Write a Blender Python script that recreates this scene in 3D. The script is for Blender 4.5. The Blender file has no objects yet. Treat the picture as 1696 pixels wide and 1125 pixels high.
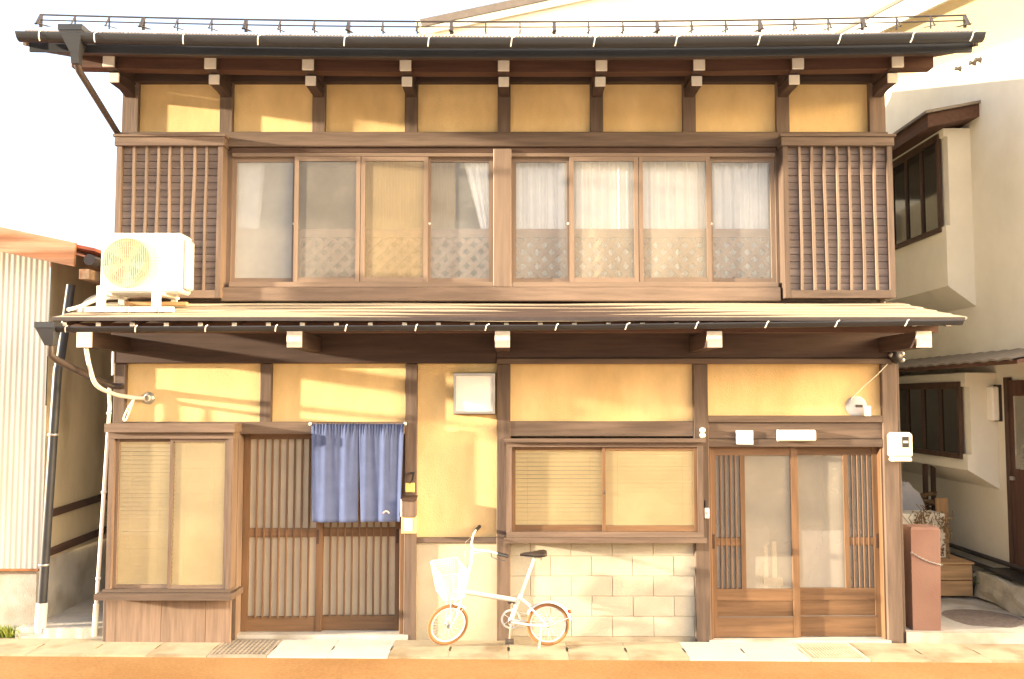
import bpy, bmesh, math, random
from mathutils import Vector, Matrix
random.seed(7)
R = math.radians
sc = bpy.context.scene
C = sc.collection
# ------------------------------------------------------------------ camera, sky, sun, exposure
cam = bpy.data.cameras.new('camera'); camo = bpy.data.objects.new('camera', cam); C.objects.link(camo)
cam.sensor_width = 36; cam.lens = 36*1500/1696; cam.clip_start = .05; cam.clip_end = 1500
camo.location = (0, -8.93, 2.32); camo.rotation_euler = (R(90)+math.atan(98/1500), 0, 0)
sc.camera = camo
SUN_EL, SUN_AZ = 8.2, 79.0            # azimuth away from the facade's normal, towards the left
w = bpy.data.worlds.new('World'); sc.world = w; w.use_nodes = True
wn = w.node_tree.nodes; wl = w.node_tree.links
sky = wn.new('ShaderNodeTexSky'); sky.sky_type = 'NISHITA'; sky.sun_disc = False
sky.sun_elevation = R(SUN_EL); sky.sun_rotation = R(180-SUN_AZ)
sky.air_density = .7; sky.dust_density = 10.0; sky.ozone_density = .2
wn['Background'].inputs['Strength'].default_value = .15
wl.new(sky.outputs[0], wn['Background'].inputs['Color'])
sl = bpy.data.lights.new('sun', 'SUN'); so = bpy.data.objects.new('sun', sl); C.objects.link(so)
sl.energy = 2.0; sl.angle = R(1.4); sl.color = (1, .82, .57)
tosun = Vector((-math.sin(R(SUN_AZ))*math.cos(R(SUN_EL)), -math.cos(R(SUN_AZ))*math.cos(R(SUN_EL)), math.sin(R(SUN_EL))))
so.rotation_euler = tosun.to_track_quat('Z', 'Y').to_euler()
so.location = (-20, -6, 12)
vs = sc.view_settings
vs.view_transform = 'Standard'; vs.look = 'None'; vs.gamma = 1; vs.use_curve_mapping = False
vs.exposure = 3.5

# ------------------------------------------------------------------ materials
MATS = {}
def mat(name, col, rough=.7, metal=0., noise=.12, nscale=6., stretch=(1, 1, 1), bump=.0, bscale=60., vary=.06,
        col2=None, c2scale=2., c2lo=.5, c2hi=.65, spec=.4, sheen=0):
    m = bpy.data.materials.new(name); m.use_nodes = True; MATS[name] = m
    n = m.node_tree.nodes; l = m.node_tree.links; b = n['Principled BSDF']
    b.inputs['Roughness'].default_value = rough; b.inputs['Metallic'].default_value = metal
    b.inputs['Specular IOR Level'].default_value = spec
    tc = n.new('ShaderNodeTexCoord'); oi = n.new('ShaderNodeObjectInfo')
    ad = n.new('ShaderNodeVectorMath'); ad.operation = 'ADD'
    cmb = n.new('ShaderNodeMath'); cmb.operation = 'MULTIPLY'; cmb.inputs[1].default_value = 37.
    l.new(oi.outputs['Random'], cmb.inputs[0]); l.new(tc.outputs['Object'], ad.inputs[0]); l.new(cmb.outputs[0], ad.inputs[1])
    mp = n.new('ShaderNodeMapping'); mp.inputs['Scale'].default_value = stretch; l.new(ad.outputs[0], mp.inputs[0])
    nz = n.new('ShaderNodeTexNoise'); nz.inputs['Scale'].default_value = nscale; nz.inputs['Detail'].default_value = 6; nz.inputs['Roughness'].default_value = .62
    l.new(mp.outputs[0], nz.inputs[0])
    mr = n.new('ShaderNodeMapRange'); mr.inputs[1].default_value = .25; mr.inputs[2].default_value = .75
    mr.inputs[3].default_value = 1-noise*1.6; mr.inputs[4].default_value = 1+noise*1.6
    l.new(nz.outputs[0], mr.inputs[0])
    vr = n.new('ShaderNodeMapRange'); vr.inputs[3].default_value = 1-vary; vr.inputs[4].default_value = 1+vary
    l.new(oi.outputs['Random'], vr.inputs[0])
    mu = n.new('ShaderNodeMath'); mu.operation = 'MULTIPLY'; l.new(mr.outputs[0], mu.inputs[0]); l.new(vr.outputs[0], mu.inputs[1])
    base = None
    if col2:
        n2 = n.new('ShaderNodeTexNoise'); n2.inputs['Scale'].default_value = c2scale; n2.inputs['Detail'].default_value = 5
        l.new(mp.outputs[0], n2.inputs[0])
        r2 = n.new('ShaderNodeMapRange'); r2.inputs[1].default_value = c2lo; r2.inputs[2].default_value = c2hi
        l.new(n2.outputs[0], r2.inputs[0])
        mx = n.new('ShaderNodeMix'); mx.data_type = 'RGBA'; mx.inputs[6].default_value = (*col, 1); mx.inputs[7].default_value = (*col2, 1)
        l.new(r2.outputs[0], mx.inputs[0]); base = mx.outputs[2]
    sm = n.new('ShaderNodeVectorMath'); sm.operation = 'SCALE'
    if base: l.new(base, sm.inputs[0])
    else: sm.inputs[0].default_value = col
    l.new(mu.outputs[0], sm.inputs['Scale']); l.new(sm.outputs[0], b.inputs['Base Color'])
    if bump:
        nb = n.new('ShaderNodeTexNoise'); nb.inputs['Scale'].default_value = bscale; nb.inputs['Detail'].default_value = 4
        l.new(mp.outputs[0], nb.inputs[0])
        bp = n.new('ShaderNodeBump'); bp.inputs['Strength'].default_value = bump; bp.inputs['Distance'].default_value = .01
        l.new(nb.outputs[0], bp.inputs['Height']); l.new(bp.outputs[0], b.inputs['Normal'])
    return m

def woods(key, col, **k):
    mat(key+'_z', col, stretch=(1, 1, .07), **k); mat(key+'_x', col, stretch=(.07, 1, 1), **k); mat(key+'_y', col, stretch=(1, .07, 1), **k)
kw = dict(rough=.72, noise=.22, nscale=22., bump=.25, bscale=45., vary=.10, spec=.3)
woods('frame', (.112, .078, .060), col2=(.165, .118, .090), c2scale=3., c2lo=.40, c2hi=.66, **dict(kw, vary=.17))
woods('door', (.155, .088, .047), col2=(.120, .066, .034), c2scale=4., **dict(kw, rough=.5, bump=.15))
woods('sash', (.215, .155, .115), col2=(.18, .13, .097), c2scale=4., **dict(kw, rough=.5, noise=.12, bump=.1))
woods('batten', (.205, .15, .115), col2=(.165, .12, .092), c2scale=4., **dict(kw, noise=.15))
woods('shutter', (.195, .15, .128), **dict(kw, noise=.2))
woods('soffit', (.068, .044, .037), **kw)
woods('lattice', (.36, .225, .145), **dict(kw, noise=.1, bump=.05))
woods('base_board', (.20, .138, .102), col2=(.165, .11, .08), **kw)
woods('oldwood', (.27, .18, .115), col2=(.20, .085, .04), c2scale=9., c2lo=.46, c2hi=.62, **kw)
woods('crate', (.45, .27, .13), **kw)
woods('darkwood', (.07, .04, .028), **kw)
woods('redwood', (.088, .044, .031), **kw)
mat('plaster', (.70, .515, .265), rough=.95, noise=.08, nscale=4., stretch=(1, 1, .45), bump=.5, bscale=160, vary=.05, col2=(.63, .445, .215), c2scale=1.7, c2lo=.45, c2hi=.68, spec=.1)
mat('plaster_pale', (.50, .44, .325), rough=.95, noise=.06, nscale=2.5, bump=.3, bscale=160, col2=(.43, .37, .27), c2scale=1.5, spec=.1)
mat('block', (.43, .395, .32), rough=.95, noise=.06, nscale=5, bump=.5, bscale=140, vary=.02, col2=(.40, .365, .295), c2scale=1.6, spec=.1)
mat('mortar', (.33, .28, .205), rough=.95)
mat('white_paint', (.74, .71, .65), rough=.55, noise=.05, nscale=14, bump=.15)
mat('white_plastic', (.70, .68, .64), rough=.4, noise=.03)
mat('ivory_plastic', (.80, .74, .60), rough=.4, noise=.03)
mat('gutter', (.027, .029, .035), rough=.42, noise=.15, nscale=5, stretch=(.2, 1, 1))
mat('gutter_brown', (.05, .037, .034), rough=.45, noise=.15)
mat('roof_metal', (.16, .135, .115), rough=.45, noise=.12)
mat('low_roof', (.42, .36, .265), rough=.5, noise=.09, nscale=5, stretch=(.15, 2, 1), col2=(.39, .315, .215), c2scale=3)
mat('steel', (.45, .43, .40), rough=.35, metal=.7, noise=.1)
mat('dark_steel', (.07, .058, .055), rough=.45, metal=.3, noise=.15)
mat('rust_steel', (.30, .26, .21), rough=.7, metal=.2, noise=.2)
mat('grate_pale', (.50, .43, .31), rough=.8, noise=.15)
mat('road', (.31, .178, .076), rough=.93, noise=.12, nscale=34., bump=.6, bscale=130, col2=(.26, .14, .054), c2scale=.8, c2lo=.42, c2hi=.62, spec=.15)
mat('ground', (.30, .26, .20), rough=.95, noise=.1, nscale=.5)
mat('pavement', (.35, .30, .21), rough=.95, noise=.09, nscale=4, bump=.4, bscale=120, col2=(.235, .18, .11), c2scale=2.4, c2lo=.5, c2hi=.66, vary=.05)
mat('white_slab', (.46, .44, .40), rough=.9, noise=.06, nscale=5, bump=.3, bscale=120, vary=.03)
mat('concrete', (.44, .41, .36), rough=.95, noise=.12, nscale=3, bump=.5, bscale=90, col2=(.33, .29, .23), c2scale=2.)
mat('corrugated', (.40, .385, .345), rough=.6, metal=.1, noise=.09, nscale=3, stretch=(2, 2, .25), col2=(.35, .31, .24), c2scale=1.2)
mat('shed_side', (.50, .42, .28), rough=.8, noise=.12, nscale=2, stretch=(1, 1, .4), col2=(.36, .29, .19), c2scale=1.5)
mat('rust', (.30, .12, .045), rough=.9, noise=.3, nscale=14)
mat('red_roof', (.33, .09, .05), rough=.6, noise=.2)
mat('cream_wall', (.80, .765, .67), rough=.95, noise=.05, nscale=1.2, bump=.25, bscale=200, col2=(.74, .69, .58), c2scale=.7, spec=.1)
mat('yellow_soffit', (.72, .60, .36), rough=.9, noise=.03)
mat('indigo', (.085, .110, .215), rough=.9, noise=.08, nscale=9, bump=.3, bscale=350, spec=.15)
mat('curtain', (.94, .94, .94), rough=.95, noise=.03, spec=.05)
mat('blind', (.84, .70, .44), rough=.75, noise=.04, spec=.2)
mat('blind_gold', (.86, .66, .31), rough=.75, noise=.04, spec=.2)
mat('reed', (.58, .42, .21), rough=.85, noise=.12, nscale=8, stretch=(8, 1, .3))
mat('room', (.55, .50, .42), rough=.95, noise=.05)
mat('room_dark', (.20, .16, .12), rough=.95, noise=.05)
mat('black', (.02, .018, .017), rough=.5, noise=.1)
mat('white_enamel', (.62, .61, .59), rough=.25, noise=.01, spec=.5)
mat('fan_tan', (.42, .36, .25), rough=.5, noise=.05)
mat('ac_white', (.50, .50, .48), rough=.35, noise=.02)
mat('tyre', (.26, .125, .052), rough=.8, noise=.1)
mat('saddle', (.035, .025, .02), rough=.5, noise=.15)
mat('red_plastic', (.42, .07, .03), rough=.35)
mat('pale_wood', (.78, .62, .40), rough=.6, noise=.08)
mat('terracotta', (.245, .142, .108), rough=.85, noise=.07, nscale=4, bump=.2, col2=(.205, .112, .084), c2scale=2.)
mat('lamp_white', (.84, .81, .76), rough=.35, noise=.03)
mat('orange_paper', (.75, .40, .20), rough=.7, noise=.05)
mat('yellow_board', (.72, .50, .17), rough=.7, noise=.1)
mat('pink_print', (.75, .45, .38), rough=.9)
mat('leaf', (.10, .13, .04), rough=.7, noise=.3)
mat('dry_leaf', (.22, .13, .06), rough=.8, noise=.3)
mat('flower', (.55, .15, .20), rough=.7)
mat('weed', (.22, .26, .04), rough=.7, noise=.3)
mat('tarp', (.48, .47, .48), rough=.6, noise=.1)
mat('dark_glass', (.03, .028, .025), rough=.08, noise=.02, spec=.6)
mat('stone', (.42, .38, .30), rough=.95, noise=.2, nscale=5, bump=.8, bscale=30)
mat('manhole', (.20, .155, .13), rough=.8, noise=.2, nscale=20, bump=.5, bscale=90)

def pane_mat(name, milk, amount, rough=.05):
    """window glass: see-through sheet, mirror-like front, pale film of grime/frosting and painted-in bright reflections"""
    m = bpy.data.materials.new(name); m.use_nodes = True; MATS[name] = m
    n = m.node_tree.nodes; l = m.node_tree.links; n.remove(n['Principled BSDF']); out = n['Material Output']
    tr = n.new('ShaderNodeBsdfTransparent'); tr.inputs[0].default_value = (.97, .965, .95, 1)
    df = n.new('ShaderNodeBsdfDiffuse'); df.inputs[0].default_value = (*milk, 1)
    gl = n.new('ShaderNodeBsdfGlossy'); gl.inputs['Roughness'].default_value = rough
    tc = n.new('ShaderNodeTexCoord'); nz = n.new('ShaderNodeTexNoise'); nz.inputs['Scale'].default_value = 2.2; nz.inputs['Detail'].default_value = 4
    l.new(tc.outputs['Object'], nz.inputs[0])
    mr = n.new('ShaderNodeMapRange'); mr.inputs[1].default_value = .3; mr.inputs[2].default_value = .7
    mr.inputs[3].default_value = max(0, amount-.07); mr.inputs[4].default_value = amount+.07; l.new(nz.outputs[0], mr.inputs[0])
    m1 = n.new('ShaderNodeMixShader'); l.new(mr.outputs[0], m1.inputs[0]); l.new(tr.outputs[0], m1.inputs[1]); l.new(df.outputs[0], m1.inputs[2])
    fr = n.new('ShaderNodeFresnel'); fr.inputs[0].default_value = 1.45
    m2 = n.new('ShaderNodeMixShader'); l.new(fr.outputs[0], m2.inputs[0]); l.new(m1.outputs[0], m2.inputs[1]); l.new(gl.outputs[0], m2.inputs[2])
    l.new(m2.outputs[0], out.inputs['Surface'])
pane_mat('pane_clear', (.86, .84, .80), .18)  # whitish film put in to brighten the panes and the curtains behind
pane_mat('pane_beige', (.48, .44, .39), .28)
pane_mat('pane_white', (.70, .69, .65), .42)
pane_mat('pane_gold', (.55, .43, .26), .34)
pane_mat('pane_warm', (.80, .65, .38), .24)
pane_mat('pane_frost', (.68, .62, .52), .33, .15)
pane_mat('pane_door', (.84, .71, .52), .58, .18)
pane_mat('pane_cream', (.82, .75, .62), .20)

# ------------------------------------------------------------------ builders
W = {None: Vector((0, 0, 0))}
CACHE = {}
def link(name, mesh, origin, parent, m):
    o = bpy.data.objects.new(name, mesh); C.objects.link(o)
    if m and not mesh.materials: mesh.materials.append(MATS[m])
    o.location = Vector(origin)-W[parent]; o.parent = parent; W[o] = Vector(origin)
    return o
def tag(o, label=None, cat=None, group=None, kind=None):
    if label: o['label'] = label
    if cat: o['category'] = cat
    if group: o['group'] = group
    if kind: o['kind'] = kind
    return o
def empty(name, loc, label, cat, group=None):
    o = bpy.data.objects.new(name, None); C.objects.link(o); o.location = loc; W[o] = Vector(loc); o.empty_display_size = .1
    return tag(o, label, cat, group)
def box(name, x0, x1, y0, y1, z0, z1, m, parent=None, bev=.004, origin=None):
    d = tuple(round(abs(v), 4) for v in (x1-x0, y1-y0, z1-z0)); k = (d, m, bev)
    if k not in CACHE:
        me = bpy.data.meshes.new(name); bm = bmesh.new(); bmesh.ops.create_cube(bm, size=1)
        for v in bm.verts: v.co = Vector((v.co.x*d[0], v.co.y*d[1], v.co.z*d[2]))
        b_ = min(bev, min(d)*.3)
        if b_ > .0008: bmesh.ops.bevel(bm, geom=bm.edges[:], offset=b_, segments=1, affect='EDGES')
        bm.to_mesh(me); bm.free(); me.materials.append(MATS[m]); CACHE[k] = me
    return link(name, CACHE[k], ((x0+x1)/2, (y0+y1)/2, (z0+z1)/2), parent, m)
class MB:
    def __init__(s): s.v = []; s.f = []; s.sm = []; s.mi = []; s.cur = 0
    def add(s, vs_, fs, smooth=False):
        b = len(s.v); s.v += [tuple(v) for v in vs_]; s.f += [tuple(i+b for i in f) for f in fs]; s.sm += [smooth]*len(fs); s.mi += [s.cur]*len(fs); return s
    def box(s, x0, x1, y0, y1, z0, z1):
        return s.add([(x0,y0,z0),(x1,y0,z0),(x1,y1,z0),(x0,y1,z0),(x0,y0,z1),(x1,y0,z1),(x1,y1,z1),(x0,y1,z1)],
                     [(0,3,2,1),(4,5,6,7),(0,1,5,4),(1,2,6,5),(2,3,7,6),(3,0,4,7)])
    def pane(s, x0, x1, y, z0, z1):           # one thin sheet of glass
        return s.add([(x0,y,z0),(x1,y,z0),(x1,y,z1),(x0,y,z1)], [(0,1,2,3)])
    def bar(s, p0, p1, wd, th, up=(0, 0, 1)):
        p0, p1 = Vector(p0), Vector(p1); d = (p1-p0).normalized(); u = Vector(up)
        if abs(d.dot(u)) > .98: u = Vector((0, 1, 0))
        a = d.cross(u).normalized(); b = a.cross(d).normalized()
        vs_ = [p+a*wd/2*i+b*th/2*j for p in (p0, p1) for i, j in ((-1,-1),(1,-1),(1,1),(-1,1))]
        return s.add(vs_, [(0,3,2,1),(4,5,6,7),(0,1,5,4),(1,2,6,5),(2,3,7,6),(3,0,4,7)])
    def tube(s, pts, r, n=8, closed=False, caps=True):
        pts = [Vector(p) for p in pts]; N = len(pts); rs = r if isinstance(r, (list, tuple)) else [r]*N
        vs_ = []; ref = None
        for i, p in enumerate(pts):
            if closed: t = pts[(i+1) % N]-pts[i-1]
            else: t = pts[min(i+1, N-1)]-pts[max(i-1, 0)]
            t.normalize()
            if ref is None:
                ref = Vector((0, 0, 1)) if abs(t.z) < .9 else Vector((1, 0, 0))
            a = t.cross(ref).normalized(); b = a.cross(t).normalized(); ref = b
            vs_ += [p+(a*math.cos(q)+b*math.sin(q))*rs[i] for q in [2*math.pi*k/n for k in range(n)]]
        fs = []
        for i in range(N if closed else N-1):
            j = (i+1) % N
            fs += [(i*n+k, i*n+(k+1) % n, j*n+(k+1) % n, j*n+k) for k in range(n)]
        s.add(vs_, fs, True)
        if caps and not closed:
            s.add(vs_[:n], [tuple(range(n))[::-1]]); s.add(vs_[-n:], [tuple(range(n))])
        return s
    def prism(s, poly, axis, a0, a1):
        """poly: 2-D outline; axis 'x','y','z' it is pushed along from a0 to a1"""
        n = len(poly)
        def P(u, v, a): return {'x': (a, u, v), 'y': (u, a, v), 'z': (u, v, a)}[axis]
        vs_ = [P(u, v, a0) for u, v in poly]+[P(u, v, a1) for u, v in poly]
        return s.add(vs_, [tuple(range(n))[::-1], tuple(range(n, 2*n))]+[(i, (i+1) % n, n+(i+1) % n, n+i) for i in range(n)])
    def lathe(s, prof, c, axis='z', n=20):
        """prof: (radius, height) pairs turned about an axis through c"""
        vs_ = []
        for r, h in prof:
            for k in range(n):
                q = 2*math.pi*k/n; u, v = r*math.cos(q), r*math.sin(q)
                vs_.append({'z': (c[0]+u, c[1]+v, c[2]+h), 'y': (c[0]+u, c[1]+h, c[2]+v), 'x': (c[0]+h, c[1]+u, c[2]+v)}[axis])
        fs = [(i*n+k, i*n+(k+1) % n, (i+1)*n+(k+1) % n, (i+1)*n+k) for i in range(len(prof)-1) for k in range(n)]
        return s.add(vs_, fs, True)
    def grid(s, fn, nu, nv, smooth=True):
        vs_ = [fn(i/nu, j/nv) for j in range(nv+1) for i in range(nu+1)]
        return s.add(vs_, [(j*(nu+1)+i, j*(nu+1)+i+1, (j+1)*(nu+1)+i+1, (j+1)*(nu+1)+i) for j in range(nv) for i in range(nu)], smooth)
    def build(s, name, m, parent=None, origin=None, T=None, fix=True):
        if T is not None: s.v = [tuple(T @ Vector(v)) for v in s.v]
        if origin is None:
            origin = [(min(v[i] for v in s.v)+max(v[i] for v in s.v))/2 for i in range(3)]
        me = bpy.data.meshes.new(name)
        me.from_pydata([tuple(v[i]-origin[i] for i in range(3)) for v in s.v], [], s.f)
        me.polygons.foreach_set('use_smooth', s.sm)
        if fix:
            bm = bmesh.new(); bm.from_mesh(me); bmesh.ops.recalc_face_normals(bm, faces=bm.faces); bm.to_mesh(me); bm.free()
        if not isinstance(m, str):
            for q in m: me.materials.append(MATS[q])
            me.polygons.foreach_set('material_index', s.mi)
        me.update()
        return link(name, me, origin, parent, m)
def one(o, label, cat, group=None): return tag(o, label, cat, group)
def rise(x): return .05*(x/4.2)**2          # the eaves lift a little towards both ends
def gz(x): return -.0065*x                  # the street falls to the right

# ------------------------------------------------------------------ ground
g = MB(); g.add([(-300,-300,-.05),(300,-300,-.05),(300,300,-.05),(-300,300,-.05)], [(0,1,2,3)]); tag(g.build('ground', 'ground'), kind='structure')
def sheet(name, x0, x1, y0, y1, dz, m, parent=None, n=24, thick=.06):
    b = MB(); xs = [x0+(x1-x0)*i/n for i in range(n+1)]
    for i in range(n):
        a, c = xs[i], xs[i+1]
        b.add([(a,y0,gz(a)+dz),(c,y0,gz(c)+dz),(c,y1,gz(c)+dz),(a,y1,gz(a)+dz)], [(0,1,2,3)])
        b.add([(a,y0,gz(a)+dz-thick),(c,y0,gz(c)+dz-thick),(c,y0,gz(c)+dz),(a,y0,gz(a)+dz)], [(0,1,2,3)])
    return b.build(name, m, parent, fix=False)
tag(sheet('road', -60, 60, -6.6, -.648, -.012, 'road', n=60, thick=.2), kind='structure')
pav = tag(sheet('pavement', -14, 14, -.64, 3, -.016, 'pavement'), kind='structure')
tag(sheet('far_pavement', -60, 60, -40, -6.6, .02, 'concrete', n=40, thick=.2), kind='structure')
# concrete channel covers, one slab each
P = .5425; X0 = -4.372
for i in range(-4, 22):
    a = X0+P*i; b_ = a+P
    if i in (3, 10+3): pass
    m = 'white_slab' if i in (4, 5) or i in (11, 12) else 'pavement'
    if i in (3, 13): continue
    z = gz(a+P/2)
    mb = MB(); e = .0015; nx, ny0, ny1 = .011, -.44, -.29      # grip notches halve into each end
    y0, y1 = -.635, -.075
    poly = [(a+e,y0),(b_-e,y0),(b_-e,ny0),(b_-e-nx,ny0),(b_-e-nx,ny1),(b_-e,ny1),(b_-e,y1),(a+e,y1),(a+e,ny1),(a+e+nx,ny1),(a+e+nx,ny0),(a+e,ny0)]
    mb.prism(poly, 'z', -.08+z, .004+z+random.uniform(-.0006, .0006)); mb.v = [(v[0], v[1], v[2]+gz(v[0])-z) for v in mb.v]; mb.build('slab', m, pav)
def grate(a, b_, label, pitch, mname):
    z = gz((a+b_)/2); t = empty('drain_grate', ((a+b_)/2, -.36, z), label, 'drain grate', 'drain grates in the channel covers')
    mb = MB(); y0, y1 = -.635, -.075
    for (p, q, r, s_) in ((a+.006, b_-.006, y0, y0+.025), (a+.006, b_-.006, y1-.025, y1), (a+.006, a+.03, y0+.025, y1-.025), (b_-.03, b_-.006, y0+.025, y1-.025)):
        mb.box(p, q, r, s_, z-.04, z+.006)
    mb.build('frame', mname, t)
    mb = MB(); x = a+.03+pitch/2
    while x < b_-.03:
        mb.box(x-.004, x+.004, y0+.025, y1-.025, z-.03, z+.004); x += pitch
    y = y0+.05
    while y < y1-.03:
        mb.box(a+.03, b_-.03, y-.005, y+.005, z-.028, z+.003); y += pitch*1.4
    tag(mb.build('bars', mname, t), kind='stuff')
    mb = MB(); mb.box(a+.01, b_-.01, y0+.01, y1-.01, z-.05, z-.018); mb.build('channel_bed', 'pavement', t)
grate(X0+3*P, X0+4*P, 'coarse steel drain grate in front of the latticed entrance with the blue curtain', .042, 'rust_steel')
grate(X0+13*P, X0+14*P, 'fine pale drain grate in front of the glazed double door', .03, 'grate_pale')
# raised alley floors
b = MB(); b.add([], [])
def step(name, x0, x1, y0, y1, z0, z1, m='concrete'):
    mb = MB(); n = 14
    def top(u, v):
        x = x0+(x1-x0)*u; y = y0+(y1-y0)*v
        return (x, y+(random.uniform(-.008, .008) if v == 0 else 0), z1+gz(x)+random.uniform(-.004, .004))
    mb.grid(top, n, n, False)
    fr = mb.v[:n+1]
    mb.add([p for q in fr for p in (q, (q[0], q[1]-.004, z0+gz(q[0])))], [(2*i, 2*i+1, 2*i+3, 2*i+2) for i in range(n)])
    l_ = [mb.v[j*(n+1)] for j in range(n+1)]
    mb.add([p for q in l_ for p in (q, (q[0]-.004, q[1], z0))], [(2*i, 2*i+1, 2*i+3, 2*i+2) for i in range(n)])
    return tag(mb.build(name, m, fix=False), kind='structure')
step('alley_floor', -4.75, -3.86, -.10, 7, -.05, .10)
step('alley_floor', 3.80, 5.62, -.06, 7, -.05, .10)

# ------------------------------------------------------------------ the house
H = empty('townhouse', (0, 0, 0), 'old two storey wooden townhouse with ochre plaster panels and dark brown timbers', 'house')
UX = [-3.815, -2.855, -1.930, -1.007, -.079, .846, 1.771, 2.706, 3.650]     # upper post lines
# --- body behind the facade
for nm, a in (('side_wall', -3.86), ('side_wall', 3.70)):
    box(nm, a, a+.05, .12, 6.6, -.05, 5.6, 'cream_wall', H)
box('rear_wall', -3.86, 3.75, 6.6, 6.7, -.05, 5.6, 'plaster_pale', H)
box('room_floor', -3.80, 3.69, .15, 6.55, 3.12, 3.24, 'room_dark', H)
box('room_floor', -3.80, 3.69, .15, 3.0, -.06, .06, 'room_dark', H)
box('room_wall', -3.80, 3.69, 2.6, 2.68, 3.24, 5.3, 'room', H)
box('room_wall', -3.80, 3.69, 1.9, 1.98, .06, 3.12, 'room', H)
for a in (-1.0, 1.85):
    box('room_wall', a, a+.06, .16, 1.9, .06, 3.12, 'room', H)
box('room_ceiling', -3.80, 3.69, .15, 3.0, 5.30, 5.36, 'room', H)
# --- upper storey timbers and plaster
for i, x in enumerate(UX):
    wd = .13 if 0 < i < 8 else .16
    box('post', x-wd/2, x+wd/2, -.055, .09, 4.97, 5.48, 'frame_z', H)
for i in range(8):
    box('plaster_panel', UX[i]+.055, UX[i+1]-.055, 0, .06, 4.96, 5.50, 'plaster', H, bev=0)
box('wall_plate', -3.93, 3.76, -.075, .10, 5.475, 5.68, 'soffit_x', H)
box('beam', -3.90, 3.74, -.085, .10, 4.822, 4.968, 'frame_x', H, bev=.008)
box('window_head', -2.80, 2.63, -.05, .10, 4.765, 4.818, 'darkwood_x', H)
box('lintel', -2.79, 2.625, -.045, .12, 4.728, 4.768, 'sash_x', H)
box('sill', -2.79, 2.625, -.07, .14, 3.415, 3.468, 'sash_x', H)
box('sill_beam', -2.86, 2.64, -.095, .12, 3.275, 3.412, 'frame_x', H, bev=.008)
box('mullion', -.185, -.005, -.075, .10, 3.414, 4.80, 'sash_z', H, bev=.006)
for x0, x1 in ((-3.85, -2.79), (2.625, 3.70)):
    box('wall_panel', x0, x1, .02, .12, 3.25, 4.85, 'shutter_x', H, bev=0)
    for a in (x0, x1-.06): box('post', a, a+.06, -.01, .14, 3.28, 4.82, 'frame_z', H)
def sash(x0, x1, y, z0, z1, pane, sw=.042, rail=.045, m='sash', name='window_sash', parent=None, bottom=None, th=.03):
    mb = MB(); bt = bottom or rail
    mb.box(x0, x0+sw, y, y+th, z0, z1); mb.box(x1-sw, x1, y, y+th, z0, z1); mb.cur = 1
    mb.box(x0+sw, x1-sw, y+.002, y+th-.002, z0, z0+bt); mb.box(x0+sw, x1-sw, y+.002, y+th-.002, z1-rail, z1)
    s = mb.build(name, (m+'_z', m+'_x'), parent or H)
    mb = MB(); mb.pane(x0+sw-.005, x1-sw+.005, y+th*.5, z0+bt-.005, z1-rail+.005); mb.build('pane', pane, s)
    return s
LX = [-2.80, -2.145, -1.505, -.855, -.185]; RX = [-.005, .592, 1.258, 1.955, 2.628]
pn = ['pane_white', 'pane_beige', 'pane_gold', 'pane_clear']; pr = ['pane_clear', 'pane_cream', 'pane_cream', 'pane_clear']
for G, pm in ((LX, pn), (RX, pr)):
    for i in range(4):
        fr = i in (1, 2)
        s = sash(G[i]+{0:.004,1:-.02,2:.003,3:.004}[i], G[i+1]+{0:-.004,1:-.003,2:.02,3:-.004}[i], -.04 if fr else .005, 3.47, 4.73, pm[i])
        if i in (0, 3):
            k = MB(); kx = G[i+1]-.03 if i == 0 else G[i]+.03
            k.lathe([(.001, -.012), (.011, -.012), (.013, -.004), (.013, 0)], (kx, .004, 4.06), 'y', 10); k.build('latch', 'white_plastic', s)
# --- inside the upper windows: lattice balustrade panels
def lattice(x0, x1, y, z0, z1):
    t = MB(); t.box(x0, x1, y-.02, y+.02, z1-.085, z1); t.box(x0, x0+.035, y-.015, y+.015, z0, z1-.085); t.box(x1-.035, x1, y-.015, y+.015, z0, z1-.085)
    t.box(x0+.035, x1-.035, y-.015, y+.015, z0, z0+.03)
    o = t.build('balustrade_panel', 'lattice_x', H)
    mb = MB(); a, b_, c, d = x0+.035, x1-.035, z0+.03, z1-.085; p = .143
    for sg, yy in ((1, y-.005), (-1, y+.005)):
        k = -12
        while k < 14:
            # line z = c + sg*(x-a) + k*p
            pts = []
            for x in (a, b_):
                z = c+sg*(x-a)+k*p
                pts.append((x, z))
            (xa, za), (xb, zb) = pts
            # clip to [c,d]
            def clip(xa, za, xb, zb):
                if za > zb: xa, za, xb, zb = xb, zb, xa, za
                if zb <= c+.01 or za >= d-.01: return None
                if za < c: xa += (xb-xa)*(c-za)/(zb-za); za = c
                if zb > d: xb -= (xb-xa)*(zb-d)/(zb-za); zb = d
                return xa, za, xb, zb
            r = clip(xa, za, xb, zb)
            if r and abs(r[2]-r[0]) > .03: mb.bar((r[0], yy, r[1]), (r[2], yy, r[3]), .009, .046, up=(0, 1, 0) if False else (1, 0, 0) if False else (-(r[3]-r[1]), 0, r[2]-r[0]))
            k += 1
    tag(mb.build('lattice_slats', 'lattice_z', o), kind='stuff')
for G in (LX, RX):
    for i in range(4): lattice(G[i]+.01, G[i+1]-.01, .060, 3.47, 4.015)
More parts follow.
